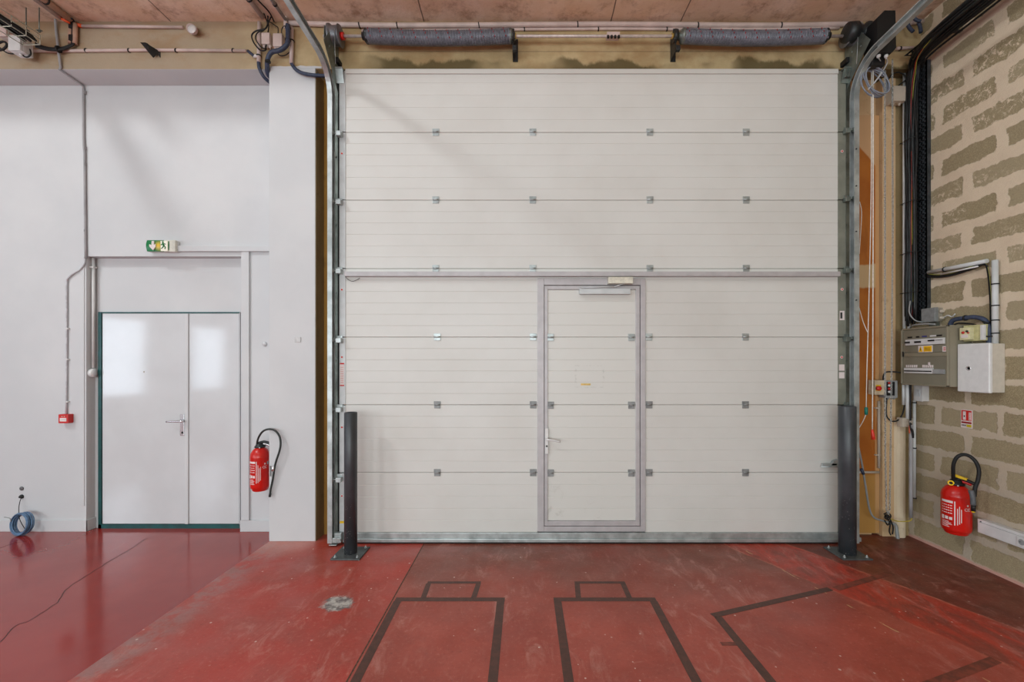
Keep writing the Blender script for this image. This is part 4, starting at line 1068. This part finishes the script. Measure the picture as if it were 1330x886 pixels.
c2 = conduit('corner_conduit', 'long white conduit against the block wall in the corner', [PX(1187.5,520,3.46), PX(1187.5,648,3.46)], .0125, pvc_w)
for py in (524, 583, 648): ring_tie(c2, PX(1187.5,py-1,3.46), (0,0,1), .013, .010)
for py in (506, 516): cable('black cable between the conduits under the grey panel' if py == 506 else 'second black cable between conduits under the panel', [P(1181.5+(py-506)*.15,498,3.78), P(1182.5,py+10,3.78), P(1182.5+(py-506)*.1,552,3.78)], .006)
t = jbox('small grey surface switch above the cream pillar', P(1172,555,3.80), (P(1186,0,3.80).x, 3.86, P(0,543,3.80).z), beige_pl, 0, 'surface_switch')
t = thing('locking_pliers', 'black and red handled tool hanging under the small surface switch', 'tool', P(1184,570,3.76))
MB().tube([P(1182,549,3.75), P(1182.5,556,3.74), P(1185,560,3.74), P(1186,569,3.74)], [.006,.006,.009,.009,.009,.007], 8, 4).build('handle', black, t)
MB().tube([P(1181.5,552,3.75), P(1181,558,3.745), P(1181.5,563,3.745)], .005, 8, 3).build('handle', mat('red_grip', (200,90,60), .5), t, 'reddish grip')
MB().lathe(P(1182,548,3.755), (0,-1,0), ((0,.012),(.01,.012)), 10).build('jaw', chrome, t)

# vertical cable tray + bundle
t = thing('perforated_cable_tray', 'black perforated steel cable tray climbing the block wall and turning overhead', 'cable tray', (3.48, 3.75, 1.95))
zt0 = 1.95; ztop = 4.20
ty0, ty1 = 3.722, 3.86
tray_m = mat('dark_tray_steel', (62,66,70), .5, .3, .15, 20)
mb = MB(); x0 = XR-.035
mb.box((x0, ty0, zt0), (x0+.003, ty0+.008, ztop))
mb.box((x0, ty0, zt0), (XR-.001, ty0+.003, ztop)); mb.box((x0, ty1-.003, zt0), (XR-.001, ty1, ztop))
# perforated web made of strips
nb = 4
for k in range(nb+1):
    y = ty0+(ty1-ty0)*k/nb; mb.box((x0, max(ty0, y-.009), zt0), (x0+.003, min(ty1, y+.009), ztop))
z = zt0
while z < ztop: mb.box((x0, ty0, z), (x0+.003, ty1, z+.012)); z += .04
mb.build('vertical_tray', tray_m, t)
MB().box((XR-.02, ty0+.01, zt0), (XR-.016, ty1-.01, ztop)).build('tray_back', black, t)
mb = MB(); zh = 4.235
for k in range(4):
    x = 3.29+.13*k/3; mb.box((x-.010, 1.2, zh), (x+.010, 3.72, zh+.003))
y = 1.2
while y < 3.72: mb.box((3.28, y, zh), (3.43, y+.012, zh+.003)); y += .045
mb.box((3.425, 1.2, zh), (3.43, 3.72, zh+.04))
mb.build('overhead_tray', tray_m, t)
for yy in (3.45, 2.6, 1.8): MB().box((3.28, yy, zh+.003), (XR-.001, yy+.03, zh+.012)).build('bracket', tray_m, t)
bun = thing('cable_bundle', 'dense bundle of black cables running down beside the perforated tray', 'cables', (3.44, 3.84, 1.9))
for k in range(40):
    oy = random.uniform(-.0, .10); ox = random.uniform(0, .055); r = random.choice((.004, .005, .0065, .008))
    x = 3.475-ox-.03; y = 3.77+oy; zlow = random.uniform(1.90, 2.02)
    pts = [Vector((x+random.uniform(-.006,.006), y, zlow))]
    for z in (2.3, 2.7, 3.1, 3.5, 3.9): pts.append(Vector((x+random.uniform(-.007,.007), y+random.uniform(-.012,.012), z)))
    xx = random.uniform(3.215, 3.40); zz = zh-.008-random.uniform(.0, .05)
    pts += [Vector((x-.005, y-.03, zh-.10)), Vector(((xx+x)/2, 3.68+random.uniform(-.02,.03), zz-.02)), Vector((xx+.02, 3.52+random.uniform(-.04,.04), zz)), Vector((xx+random.uniform(-.02,.02), 3.2, zz+random.uniform(-.012,.012))), Vector((xx, 2.4, zz)), Vector((xx, 1.4, zz))]
    MB().tube(pts, r, 6, 3).build('cable', rubber if k % 6 else dark_steel, bun)
for k, m in ((0, mat('red_wire', (150,48,40), .5)), (1, mat('green_yellow_wire', (150,150,60), .5))):
    x = 3.40+.012*k
    MB().tube([Vector((x+.01, 3.80, 1.98)), Vector((x, 3.80, 2.6)), Vector((x-.012*k, 3.79, 3.2)), Vector((x, 3.80, 3.8)), Vector((x-.03, 3.74, 4.08)), Vector((3.28, 3.55, 4.17)), Vector((3.25, 3.1, 4.19)), Vector((3.25, 2.0, 4.19))], .0035, 6, 4).build('cable', m, bun, 'reddish wire' if k == 0 else 'yellow-green wire')
for z in (2.55, 3.0, 3.55, 2.2): MB().tube([(3.375,3.76,z),(3.375,3.88,z),(3.46,3.88,z),(3.46,3.76,z)], .0035, 5, 1, True).build('cable_tie', black, bun)
t = thing('flexible_hose', 'short dark blue flex stubs clipped at the beam end behind the tray', 'hose', P(1184,36,3.75))
MB().tube([P(1177.5,28,3.74), P(1181,36,3.74), P(1186,41,3.72)], .014, 8, 3).build('hose', blue_flex, t)
MB().tube([P(1185,21,3.74), P(1190,26,3.73), P(1196,28,3.72)], .013, 8, 3).build('hose', blue_flex, t)
MB().tube([P(1193,29,3.74), P(1195,35,3.74), P(1196,42,3.73)], .014, 8, 3).build('hose', blue_flex, t)
conduit('conduit_pipe', 'short pinkish conduit end at the far right end of the beam', [P(1181,29,YB-.02), P(1199,28,YB-.02)], .02, pvc)
c = conduit('conduit_pipe', 'short thin conduit on the beam right of the black motor', [P(1164,63,YB-.015), P(1187,62,YB-.015)], .013, pvc)
ring_tie(c, P(1169,63,YB-.015), (1,0,.2), .0135, .01)

# ---- grey distribution panel
XP = 3.31; py0, py1 = 3.380, 3.80; pz0, pz1 = 1.389, 1.876
t = thing('distribution_panel', 'olive grey electrical distribution panel with two rows of breakers on block wall', 'electrical panel', (3.40, 3.59, pz0))
MB().box((XP+.012, py0, pz0), (XR-.001, py1, pz1), .004).build('cabinet', panel_olive, t)
mb = MB(); b = .012
mb.box((XP, py0, pz0), (XP+.02, py0+b, pz1), .002); mb.box((XP, py1-b, pz0), (XP+.02, py1, pz1), .002)
mb.box((XP, py0, pz0), (XP+.02, py1, pz0+b), .002); mb.box((XP, py0, pz1-b), (XP+.02, py1, pz1), .002)
mb.build('rim', panel_olive, t)
pm = (pz0+pz1)/2
MB().box((XP+.004, py0+b, pm+.035), (XP+.013, py1-b-.012, pz1-b-.008), .002).build('cover', panel_olive2, t)
MB().box((XP+.004, py0+b, pz0+b), (XP+.013, py1-b-.012, pm-.005), .002).build('cover', panel_olive2, t)
MB().box((XP+.006, py0+b, pm-.001), (XP+.013, py1-b-.02, pm+.031), .002).build('middle_strip', panel_olive, t)
def pf(px, py):   # point on the front of the panel
    Y = XP*F/(px-CX); return Y, H-(py-CY)*Y/F
def onp(px0, py0_, px1, py1_, m, name, parent, d=.006, lab=None, out=.0):
    ya, za = pf(px0, py0_); yb_, zb_ = pf(px1, py1_)
    return MB().box((XP-d+.004-out, yb_, min(za, zb_)), (XP+.004-out, ya, max(za, zb_)), .001).build(name, m, parent, lab)
def u2y(u): return py1-(py1-py0)*u
def on(u0, u1, v0, v1, m, name, parent, d=.008, lab=None, base=0):
    z = lambda v: pz1-(pz1-pz0)*v
    return MB().box((XP+.004-d-base, u2y(u1), z(v1)), (XP+.005-base, u2y(u0), z(v0)), .0008).build(name, m, parent, lab)
r1 = on(.13, .95, .20, .30, white_pl, 'breaker_row', t, .012, 'upper white breaker row')
for a, c_ in ((.13,.25),(.35,.50),(.64,.78)):
    for k in range(4): on(a+(c_-a)*k/4+.004, a+(c_-a)*(k+.62)/4, .235 if a < .6 else .225, .265 if a < .6 else .25, black, 'toggle', r1, .008, None, .012)
on(.78, .93, .232, .24, black, 'busbar_slot', r1, .002, None, .012)
for a, c_, m in ((.16,.26,black),(.35,.42,black),(.48,.58,mat('blue_tag', (60,60,120), .5)),(.65,.78,white_pl),(.78,.89,black)): on(a, c_, .148, .172, m, 'marker_tag', t, .003)
s = on(.40, .70, .315, .43, white_ink, 'warning_sign', t, .003, 'white and yellow electrical danger sign')
on(.52, .69, .325, .42, mat('sign_yellow', (246,190,20), .45), 'yellow_panel', s, .003, None, .002)
for v in (.355, .385): on(.55, .66, v, v+.012, mat('sign_brown', (160,110,30), .6), 'text_line', s, .003, None, .003)
def tri(u0, u1, v0, v1, m, name, parent, x):
    z = lambda v: pz1-(pz1-pz0)*v
    return MB().prism([(x, u2y(u0), z(v1)), (x, u2y(u1), z(v1)), (x, u2y((u0+u1)/2), z(v0))], (-.0015, 0, 0)).build(name, m, parent)
tr = tri(.415, .505, .325, .42, mat('sign_yellow', (246,190,20), .45), 'warning_triangle', s, XP+.001-.002)
MB().prism([(XP-.003, u2y(.465), pz1-(pz1-pz0)*.35), (XP-.003, u2y(.45), pz1-(pz1-pz0)*.385), (XP-.003, u2y(.46), pz1-(pz1-pz0)*.385), (XP-.003, u2y(.455), pz1-(pz1-pz0)*.41), (XP-.003, u2y(.475), pz1-(pz1-pz0)*.375), (XP-.003, u2y(.465), pz1-(pz1-pz0)*.375)], (-.001, 0, 0)).build('lightning_bolt', black_ink, s)
s = on(.90, .975, .34, .43, white_ink, 'sticker', t, .003, 'white sticker with red print')
for v in (.36, .38, .40): on(.925, .965, v, v+.01, red_ink, 'text_line', s, .002, None, .003)
r2 = on(.10, .72, .70, .79, white_pl, 'breaker_row', t, .012, 'lower white row of small breakers')
for k in range(13): on(.115+k*.0465, .115+k*.0465+.034, .742, .762, black, 'toggle', r2, .005, None, .012)
on(.72, .95, .715, .79, grey_pl, 'breaker_row', t, .010, 'grey device row')
for k in range(6): on(.12+k*.045, .12+k*.045+.028, .645, .69, white_ink, 'circuit_label', t, .003)
for k in range(6): on(.49+k*.04, .49+k*.04+.024, .645, .69, white_ink, 'circuit_label', t, .003)
on(.61, .65, .60, .66, white_ink, 'circuit_label', t, .003)
MB().box((XP-.002, py1-.026, pm), (XP+.006, py1-.018, pm+.045), .002).build('latch', black, t)

# ---- grey junction box on top of the panel
t = thing('junction_box', 'grey junction box standing on top of the olive grey panel', 'junction box', (3.42, 3.55, 1.90))
MB().box((3.430, 3.610, 1.925), (3.462, 3.735, 2.045), .005).build('lid', mat('box_grey', (132,134,134), .5), t)
MB().box((3.462, 3.614, 1.928), (XR-.001, 3.731, 2.042), .004).build('body', mat('box_grey_beige', (150,142,128), .5), t)
for z in (1.955, 2.01): MB().lathe((3.485, 3.614, z), (0, -1, 0), ((0, .016), (.012, .016), (.018, .011), (.024, .011)), 12).build('gland', beige_pl, t)
MB().box((3.465, 3.63, pz1), (3.49, 3.70, 1.928)).build('foot', galv_dk, t)
cable('grey cable looping in front of the grey junction box', [Vector((3.36,3.76,2.12)), Vector((3.35,3.76,2.02)), Vector((3.38,3.74,1.95)), Vector((3.43,3.72,1.93))], .005, grey_pl)
cable('pale cable lying in a loop on the panel top', [Vector((3.36,3.76,pz1+.01)), Vector((3.33,3.70,pz1+.025)), Vector((3.33,3.60,pz1+.028)), Vector((3.35,3.52,pz1+.018))], .006, grey_pl)
cable('pale twisted wire end right of the grey junction box', [Vector((3.485,3.59,1.955)), Vector((3.48,3.55,1.97)), Vector((3.485,3.52,1.955)), Vector((3.48,3.49,1.975))], .005, white_pl)
# ---- small white box under panel
t = thing('meter_box', 'small white box hanging under the olive grey panel', 'small box', (3.44, 3.75, 1.25))
a = PX(1187.5,521.5,3.42)
MB().box((3.45, 3.737, 1.245), (XR-.001, 3.817, 1.380), .004).build('body', white_pl, t)
MB().box((3.440, 3.735, 1.243), (3.451, 3.819, 1.382), .003).build('lid', white_pl, t)
MB().box((3.437, 3.755, 1.285), (3.4405, 3.80, 1.345)).build('label_plate', mat('pale_label', (200,202,204), .6), t)
# ---- white enclosure
t = thing('white_enclosure', 'white wall enclosure with a round lock right of the olive grey panel', 'enclosure', (3.44, 3.26, 1.357))
MB().box((3.405, 3.145, 1.360), (XR-.001, 3.372, 1.720), .006).build('body', mat('enclosure_body', (206,198,184), .4, 0, .02), t)
MB().box((3.382, 3.140, 1.355), (3.410, 3.376, 1.725), .010, 3).build('door', mat('enclosure_door', (224,223,222), .35, 0, .015), t)
MB().lathe((3.383, 3.288, 1.537), (-1, 0, 0), ((0, .017), (.003, .017), (.004, .012), (.001, .010), (.001, 0)), 20).build('lock', chrome, t)
# ---- beige contactor
t = thing('isolator_switch', 'small yellowed switch unit above the white enclosure', 'switch', (3.45, 3.30, 1.735))
MB().box((3.42, 3.215, 1.745), (XR-.001, 3.365, 1.868), .004).build('body', mat('yellowed_plastic', (196,190,140), .5), t)
MB().box((3.385, 3.285, 1.755), (3.421, 3.36, 1.850), .004).build('switch_head', mat('yellowed_plastic_light', (212,206,166), .5), t)
MB().box((3.41, 3.212, 1.75), (3.435, 3.232, 1.862), .003).build('edge_cover', white_pl, t)
MB().lathe((3.386, 3.33, 1.812), (-1,0,0), ((0,.010),(.008,.010),(.009,0)), 12).build('button', red_pl, t)
MB().lathe((3.386, 3.30, 1.820), (-1,0,0), ((0,.008),(.008,.008),(.009,0)), 12).build('button', black, t)
MB().box((3.382, 3.295, 1.772), (3.386, 3.345, 1.795)).build('sticker', white_ink, t)
MB().box((3.382, 3.285, 1.803), (3.3855, 3.30, 1.812)).build('marker', red_pl, t)
# ---- big white conduits
def wp(px, py, x=XR-.03): return PX(px, py, x)
t = thing('wall_conduit', 'thick white conduit dropping into the white enclosure', 'conduit', wp(1292.5,445))
MB().tube([wp(1292.5,447), wp(1292.5,338)], .019, 14, 1).build('pipe', pvc_w, t)
for py in (369, 397, 416, 433): ring_tie(t, wp(1292.5,py), (0,0,1), .0195, .008)
t = thing('wall_conduit', 'sloping white conduit from the cable tray towards the vertical thick conduit', 'conduit', wp(1240,350))
MB().tube([wp(1206,354), wp(1282,339)], .016, 14, 1).build('pipe', pvc_w, t)
ring_tie(t, wp(1227,350), wp(1240,347)-wp(1227,350), .0165, .010)
t = thing('cable_run', 'black and yellow-green cables slung below the sloping white conduit', 'cables', wp(1250,360))
for k in range(4):
    o = k*1.3
    MB().tube([wp(1204,356+o), wp(1222,357+o*.8), wp(1240,354+o*.8), wp(1262,346+o), wp(1278,341+o*.7), wp(1284-o*.4,352), wp(1287-o*.4,380), wp(1288-o*.4,410), wp(1288.5-o*.4,440)], .005 if k else .0028, 6, 5).build('cable', rubber if k != 0 else mat('green_yellow_wire', (150,150,60), .5), t)
tag(MB().tube([wp(1222,356.5,XR-.045), wp(1270,346,XR-.045)], .006, 8, 1).build('white_rod', white_pl), 'thin white rod lying in the cables below the sloping conduit', 'rod')
t = thing('flexible_hose', 'dark blue flexible hose arching over the yellowed switch unit', 'hose', wp(1260,415))
MB().tube([wp(1234,422,XR-.09), wp(1238,416,XR-.09), wp(1250,413.5,XR-.08), wp(1266,412,XR-.06), wp(1279,416,XR-.045), wp(1284,427,XR-.04), wp(1285,446,XR-.04)], .017, 12, 6).build('hose', blue_flex, t)
for q, ax in (((1254,413),(0,1,0)), ((1281,418.5),(0,.6,-1)), ((1285,437),(0,0,1))): ring_tie(t, wp(*q, XR-.05 if q[0] > 1260 else XR-.077), ax, .018, .01)
cable('black cable beside the hose under the vertical conduit', [wp(1236,424,XR-.08), wp(1245,420,XR-.07), wp(1262,421,XR-.06), wp(1272,424,XR-.05)], .006)

# ---- fire sign
t = thing('fire_extinguisher_sign', 'red and white fire extinguisher notice on block wall above the right extinguisher', 'sign', PX(1256,556,XR-.002))
ya, yb_ = XR*F/(1248.5-CX), XR*F/(1263.5-CX)
zt_, zb_ = H-(531.5-CY)*ya/F, H-(555.0-CY)*ya/F
def sg(u0, u1, v0, v1, m, name, parent=t, k=1):
    y = lambda u: ya+(yb_-ya)*u
    z = lambda v: zt_+(zb_-zt_)*v
    return MB().box((XR-.003-.0012*k, y(u1), z(v1)), (XR-.001, y(u0), z(v0))).build(name, m, parent)
sg(0, 1, 0, 1, white_ink, 'backing', t, 0)
s = sg(.06, .93, .04, .60, red_ink, 'red_panel', t, 1)
sg(.20, .45, .10, .56, white_ink, 'extinguisher_symbol', s, 2); sg(.28, .38, .32, .40, black_ink, 'symbol_detail', s, 3)
sg(.70, .90, .14, .56, white_ink, 'flame_symbol', s, 2)
for k in range(4): sg(.74, .86, .20+k*.09, .23+k*.09, red_ink, 'flame_detail', s, 3)
sg(.06, .93, .66, .75, mat('dark_red_print', (150,10,14), .6), 'red_bar', t, 1)
sg(.50, .92, .80, .94, mat('yellow_print', (200,180,30), .6), 'yellow_box', t, 1)
for k in range(3): sg(.10+k*.13, .17+k*.13, .82, .90, black_ink, 'class_symbol', t, 1)

# ================================================================== EXTINGUISHERS
def extinguisher(base, R, h, face, label, big):
    base = Vector(base); t = thing('fire_extinguisher', label, 'fire extinguisher', base, 'red fire extinguishers')
    cyl = MB().lathe(base, (0,0,1), ((0, R*.55), (.004, R*.72), (.012, R*.80), (.020, R*.78), (.03, R*.93), (.05, R), (h-.09, R), (h-.085, R*1.012), (h-.078, R), (h-.05, R*.93), (h-.02, R*.72), (h, R*.42), (h+.004, .03)), 36).build('cylinder', red_paint, t)
    def arc(a0, a1, z0, z1, m, name, par=cyl, rr=1.004):
        mb = MB(); n = max(2, int(abs(a1-a0)/6)); A = []
        for k in range(n+1):
            a = math.radians(face+a0+(a1-a0)*k/n); c_, s_ = math.cos(a), math.sin(a)
            A.append(((base.x+R*rr*c_, base.y+R*rr*s_), (base.x+R*1.0*c_*.995, base.y+R*.995*s_)))
        for (p, p2), (q_, q2) in zip(A, A[1:]):
            mb.quad([(p[0],p[1],base.z+z0), (q_[0],q_[1],base.z+z0), (q_[0],q_[1],base.z+z1), (p[0],p[1],base.z+z1)])
        return mb
    def ink(lst, m, name):
        mb = MB(); mb.use(m)
        for a0, a1, z0, z1 in lst:
            n = max(2, int(abs(a1-a0)/6)); rr = R*1.006
            for k in range(n):
                p = math.radians(face+a0+(a1-a0)*k/n); q_ = math.radians(face+a0+(a1-a0)*(k+1)/n)
                mb.quad([(base.x+rr*math.cos(p), base.y+rr*math.sin(p), base.z+z0), (base.x+rr*math.cos(q_), base.y+rr*math.sin(q_), base.z+z0),
                         (base.x+rr*math.cos(q_), base.y+rr*math.sin(q_), base.z+z1), (base.x+rr*math.cos(p), base.y+rr*math.sin(p), base.z+z1)])
        return mb.build(name, None, cyl)
    # print: angles increase counter-clockwise seen from above = to the right for the viewer
    L = []; top = h-.115
    L.append((-62, -12, top-.018, top))
    for k in range(4):
        z = top-.034-k*.020
        for j in range(5):
            a = -60+j*9.4; L.append((a, a+random.uniform(5, 8.2), z-.006, z))
    z = top-.122
    L += [(-62, -48, z-.03, z), (-44, -30, z-.026, z-.002), (-26, -14, z-.026, z-.004)]
    for k in range(5):
        zz = z-.040-k*.010; L.append((-60, -60+random.uniform(30, 46), zz-.004, zz))
    L.append((-7, -3, .085, top))
    for k in range(3): L.append((3+k*7, 6+k*7, .09+.01*k, top-.03-random.uniform(0, .03)))
    L.append((40, 48, top-.032, top-.018))
    ink(L, white_ink, 'printed_text')
    def arcC(ac, zc, r, opening):  # letter C strokes on the surface
        out = []
        for k in range(9):
            th = math.radians(60+k*30); a = ac+math.degrees(r*math.cos(th)/R); zz = zc+r*math.sin(th)
            out.append((a-1.6, a+1.6, zz-.0016, zz+.0016))
        return out
    CE = arcC(38, top-.055, .010, 0)+arcC(50, top-.055, .010, 0)+[(45.5, 51, top-.0565, top-.0535)]
    ink(CE, white_ink, 'ce_mark')
    ink([(58, 70, top-.035, top-.008)], grey_pl, 'seal_sticker')
    # valve head
    vz = base.z+h
    vd = Vector((math.cos(math.radians(face+80)), math.sin(math.radians(face+80)), 0))
    fd = Vector((math.cos(math.radians(face)), math.sin(math.radians(face)), 0))
    ctr = Vector((base.x, base.y, vz))
    vh = MB().lathe(ctr, (0,0,1), ((0, R*.56), (.012, R*.56), (.018, R*.46), (.035, R*.40), (.045, .02)), 20).build('valve_head', black if big else dark_steel, t)
    MB().tube([ctr+Vector((0,0,.035))-vd*.02, ctr+Vector((0,0,.050))+vd*.03, ctr+Vector((0,0,.038))+vd*.075, ctr+Vector((0,0,.022))+vd*.11], .0125, 8, 3).build('handle', black if big else dark_steel, vh)
    MB().tube([ctr+Vector((0,0,.030))+vd*.02, ctr+Vector((0,0,.028))+vd*.05, ctr+Vector((0,0,.016))+vd*.085], .011, 8, 3).build('trigger', red_pl if big else chrome, vh)
    if big:
        MB().box((-.050, -.013, -.008), (.042, .013, .011), .004, 2, Matrix.Translation(ctr+Vector((0,0,.062))+vd*.02) @ Matrix.Rotation(math.radians(face+80), 4, 'Z') @ Matrix.Rotation(math.radians(16), 4, 'Y')).build('safety_clip', yellow_pl, vh, 'yellow safety clip')
        g = MB(); c0 = ctr+Vector((0,0,.016))+fd*(R*.52)-vd*.03
        g.lathe(c0, fd, ((0,.020),(.006,.020),(.007,.012),(.003,.012)), 18); g.build('gauge_ring', yellow_pl, vh)
        MB().lathe(c0+fd*.002, fd, ((0,.011),(.006,.009),(.007,0)), 12).build('gauge_face', black, vh)
    for j, (q_, zz) in enumerate(((-.05, .006), (.012, .002))):
        MB().lathe(ctr+Vector((0,0,zz))+fd*(R*.54)+vd*q_*.8, fd, ((0,.006),(.006,.005),(.007,0)), 10).build('screw', white_pl, vh)
    return t, ctr, vd, fd
# right one
bx = Vector((3.385, 3.385, .238))
t, ctr, vd, fd = extinguisher(bx, .090, .385, -135, 'large red fire extinguisher on the block wall under the fire notice', True)
ps = [ctr+Vector((0,0,.02))-vd*.015, P(1238,615,3.36), P(1238.5,603,3.34), P(1243,594,3.32), P(1251,590.5,3.30), P(1260,593,3.27), P(1268,601,3.24), P(1271.5,612,3.22), P(1270,624,3.21), P(1266.5,634,3.21), P(1265.5,645,3.21)]
MB().tube(ps, .0125, 10, 5).build('hose', rubber, t)
MB().tube([P(1261,637,3.20), P(1263.5,646,3.19), P(1264,656,3.19)], .0165, 10, 3).build('nozzle_grip', mat('grip_grey', (92,94,98), .5), t, 'grey nozzle grip')
MB().tube([P(1264.5,655,3.22), P(1264,664,3.22)], .014, 10, 1).build('nozzle', black, t)
MB().tube([P(1264,663,3.22), P(1264,665.5,3.22)], .011, 10, 1).build('nozzle_tip', yellow_pl, t, 'yellow nozzle tip')
MB().box((3.474, 3.36, .45), (XR-.001, 3.41, .54), .003).build('wall_hook', dark_steel, t)
# left one
bx = Vector((-2.415, 3.93, .415)); 
t, ctr, vd, fd = extinguisher(bx, .080, .395, -75, 'red fire extinguisher on the white wall left of the column', False)
ps = [ctr+Vector((0,0,.02))-vd*.02, P(334,575,3.90), P(336.5,567,3.86), P(342,560,3.82), P(350,557.5,3.79), P(358,560,3.775), P(363,567,3.77), P(364.5,576,3.77), P(363,586,3.77), P(359,598,3.775), P(356.5,608,3.78), P(354.5,622,3.785), P(351.5,636,3.79), P(350.5,645,3.79)]
MB().tube(ps, .0085, 10, 5).build('hose', mat('hose_dark_green', (40,46,44), .5), t)
MB().tube([P(355.5,606,3.78), P(354.5,612,3.78)], .013, 10, 1).build('nozzle_collar', chrome, t)
MB().box(P(350,619,3.80), P(354.5,604,3.84), .004).build('nozzle_bracket', grey_pl, t)
MB().tube([P(351,641,3.79), P(350.3,645.5,3.79)], .010, 10, 1).build('nozzle', black, t)
MB().box((-2.44, 4.0, .62), (-2.39, YW, .70), .003).build('wall_hook', dark_steel, t)

# ---- socket trunking on right wall
t = thing('socket_trunking', 'white plastic dado trunking with sockets low on block wall at right edge', 'trunking', (3.47, 2.9, .33))
Xt = XR-.055
yA = Xt*F/(1269.5-CX); zA1 = H-(673.5-CY)*yA/F; zA0 = H-(691-CY)*yA/F
yE2 = 2.55
MB().box((Xt, yE2, zA0), (XR-.001, yA, zA1), .004).build('trunk', white_pl, t)
MB().box((Xt-.003, yE2, zA0+.012), (Xt+.002, yA-.006, zA1-.022), .002).build('cover', white_pl, t)
MB().box((Xt-.004, yE2, zA1-.022), (Xt-.001, yA-.012, zA1-.0205)).build('seam', grey_pl, t)
ys = Xt*F/(1326-CX)
for k in range(3):
    yc = ys-.012-.065*k+.0
    so = MB().box((Xt-.010, yc-.030, zA0+.014), (Xt-.002, yc+.030, zA1-.026), .004).build('socket', white_pl, t)
    MB().lathe((Xt-.0105, yc, (zA0+zA1)/2-.006), (1,0,0), ((0,.020),(.001,.020),(.005,.018),(.005,0)), 16).build('socket_well', grey_pl, so)
    MB().rod((Xt-.013, yc+.008, (zA0+zA1)/2-.006), (Xt-.006, yc+.008, (zA0+zA1)/2-.006), .003, 8).build('socket_pin', dark_steel, so)
MB().box((Xt-.005, yA-.03, zA1-.018), (Xt-.001, yA-.022, zA1-.012)).build('mark', black_ink, t)

# ================================================================== LIGHTS
def area(name, loc, target, sx_, sy_, power, color):
    l = bpy.data.lights.new(name, 'AREA'); l.shape = 'RECTANGLE'; l.size = sx_; l.size_y = sy_; l.energy = power; l.color = color
    o = bpy.data.objects.new(name, l); col.objects.link(o); o.location = loc
    o.rotation_euler = (Vector(target)-Vector(loc)).to_track_quat('-Z', 'Y').to_euler(); return o
area('skylight_high', (-6.0, -.5, 7.35), (-.5, 3.8, 2.5), .9, .9, 290, (.95, .99, 1.0))
area('overhead_fill', (-2.0, -3.2, 7.3), (-1.0, -1.2, 0), 7, 4, 150, (.90, .98, 1.0))  # unseen soft fill lamp, added overhead to even out the light
area('window_light_near', (-7.95, -.25, 1.7), (0, -.2, 1.5), 1.0, 1.5, 42, (.74, .87, 1.0))
area('window_light_far', (-7.95, -2.6, 1.7), (0, -2.4, 1.5), 1.0, 1.5, 42, (.74, .87, 1.0))
area('side_fill', (-7.9, -5.2, 2.2), (3.5, 2.5, 2.0), 3.0, 3.0, 330, (.88, .98, 1.0))  # extra area lamp on the left, added to brighten the block wall
area('back_fill', (-.2, -6.9, 1.75), (.3, 4, 2.0), 9, 3.2, 620, (.85, .98, 1.0))  # broad fill added behind the camera to light the door frontally
w = bpy.data.worlds.new('world'); bpy.context.scene.world = w; w.use_nodes = True
w.node_tree.nodes['Background'].inputs[0].default_value = (.9, .95, 1, 1); w.node_tree.nodes['Background'].inputs[1].default_value = .3

# ================================================================== CAMERA
cam = bpy.data.cameras.new('camera'); co = bpy.data.objects.new('camera', cam); col.objects.link(co)
co.location = (0, 0, H); co.rotation_euler = (math.radians(90), 0, 0)
cam.sensor_width = 36; cam.sensor_fit = 'HORIZONTAL'; cam.lens = F/1330*36
cam.shift_x = -(CX-665)/1330; cam.shift_y = (CY-443)/1330; cam.clip_start = .02
bpy.context.scene.camera = co
for o in col.objects:
    if '_w' in o: del o['_w']
sc = bpy.context.scene
sc.view_settings.view_transform = 'Standard'; sc.view_settings.look = 'None'; sc.view_settings.gamma = 1
sc.view_settings.use_curve_mapping = False; sc.view_settings.exposure = -0.30
sc.cycles.use_denoising = True
sc.cycles.max_bounces = 8
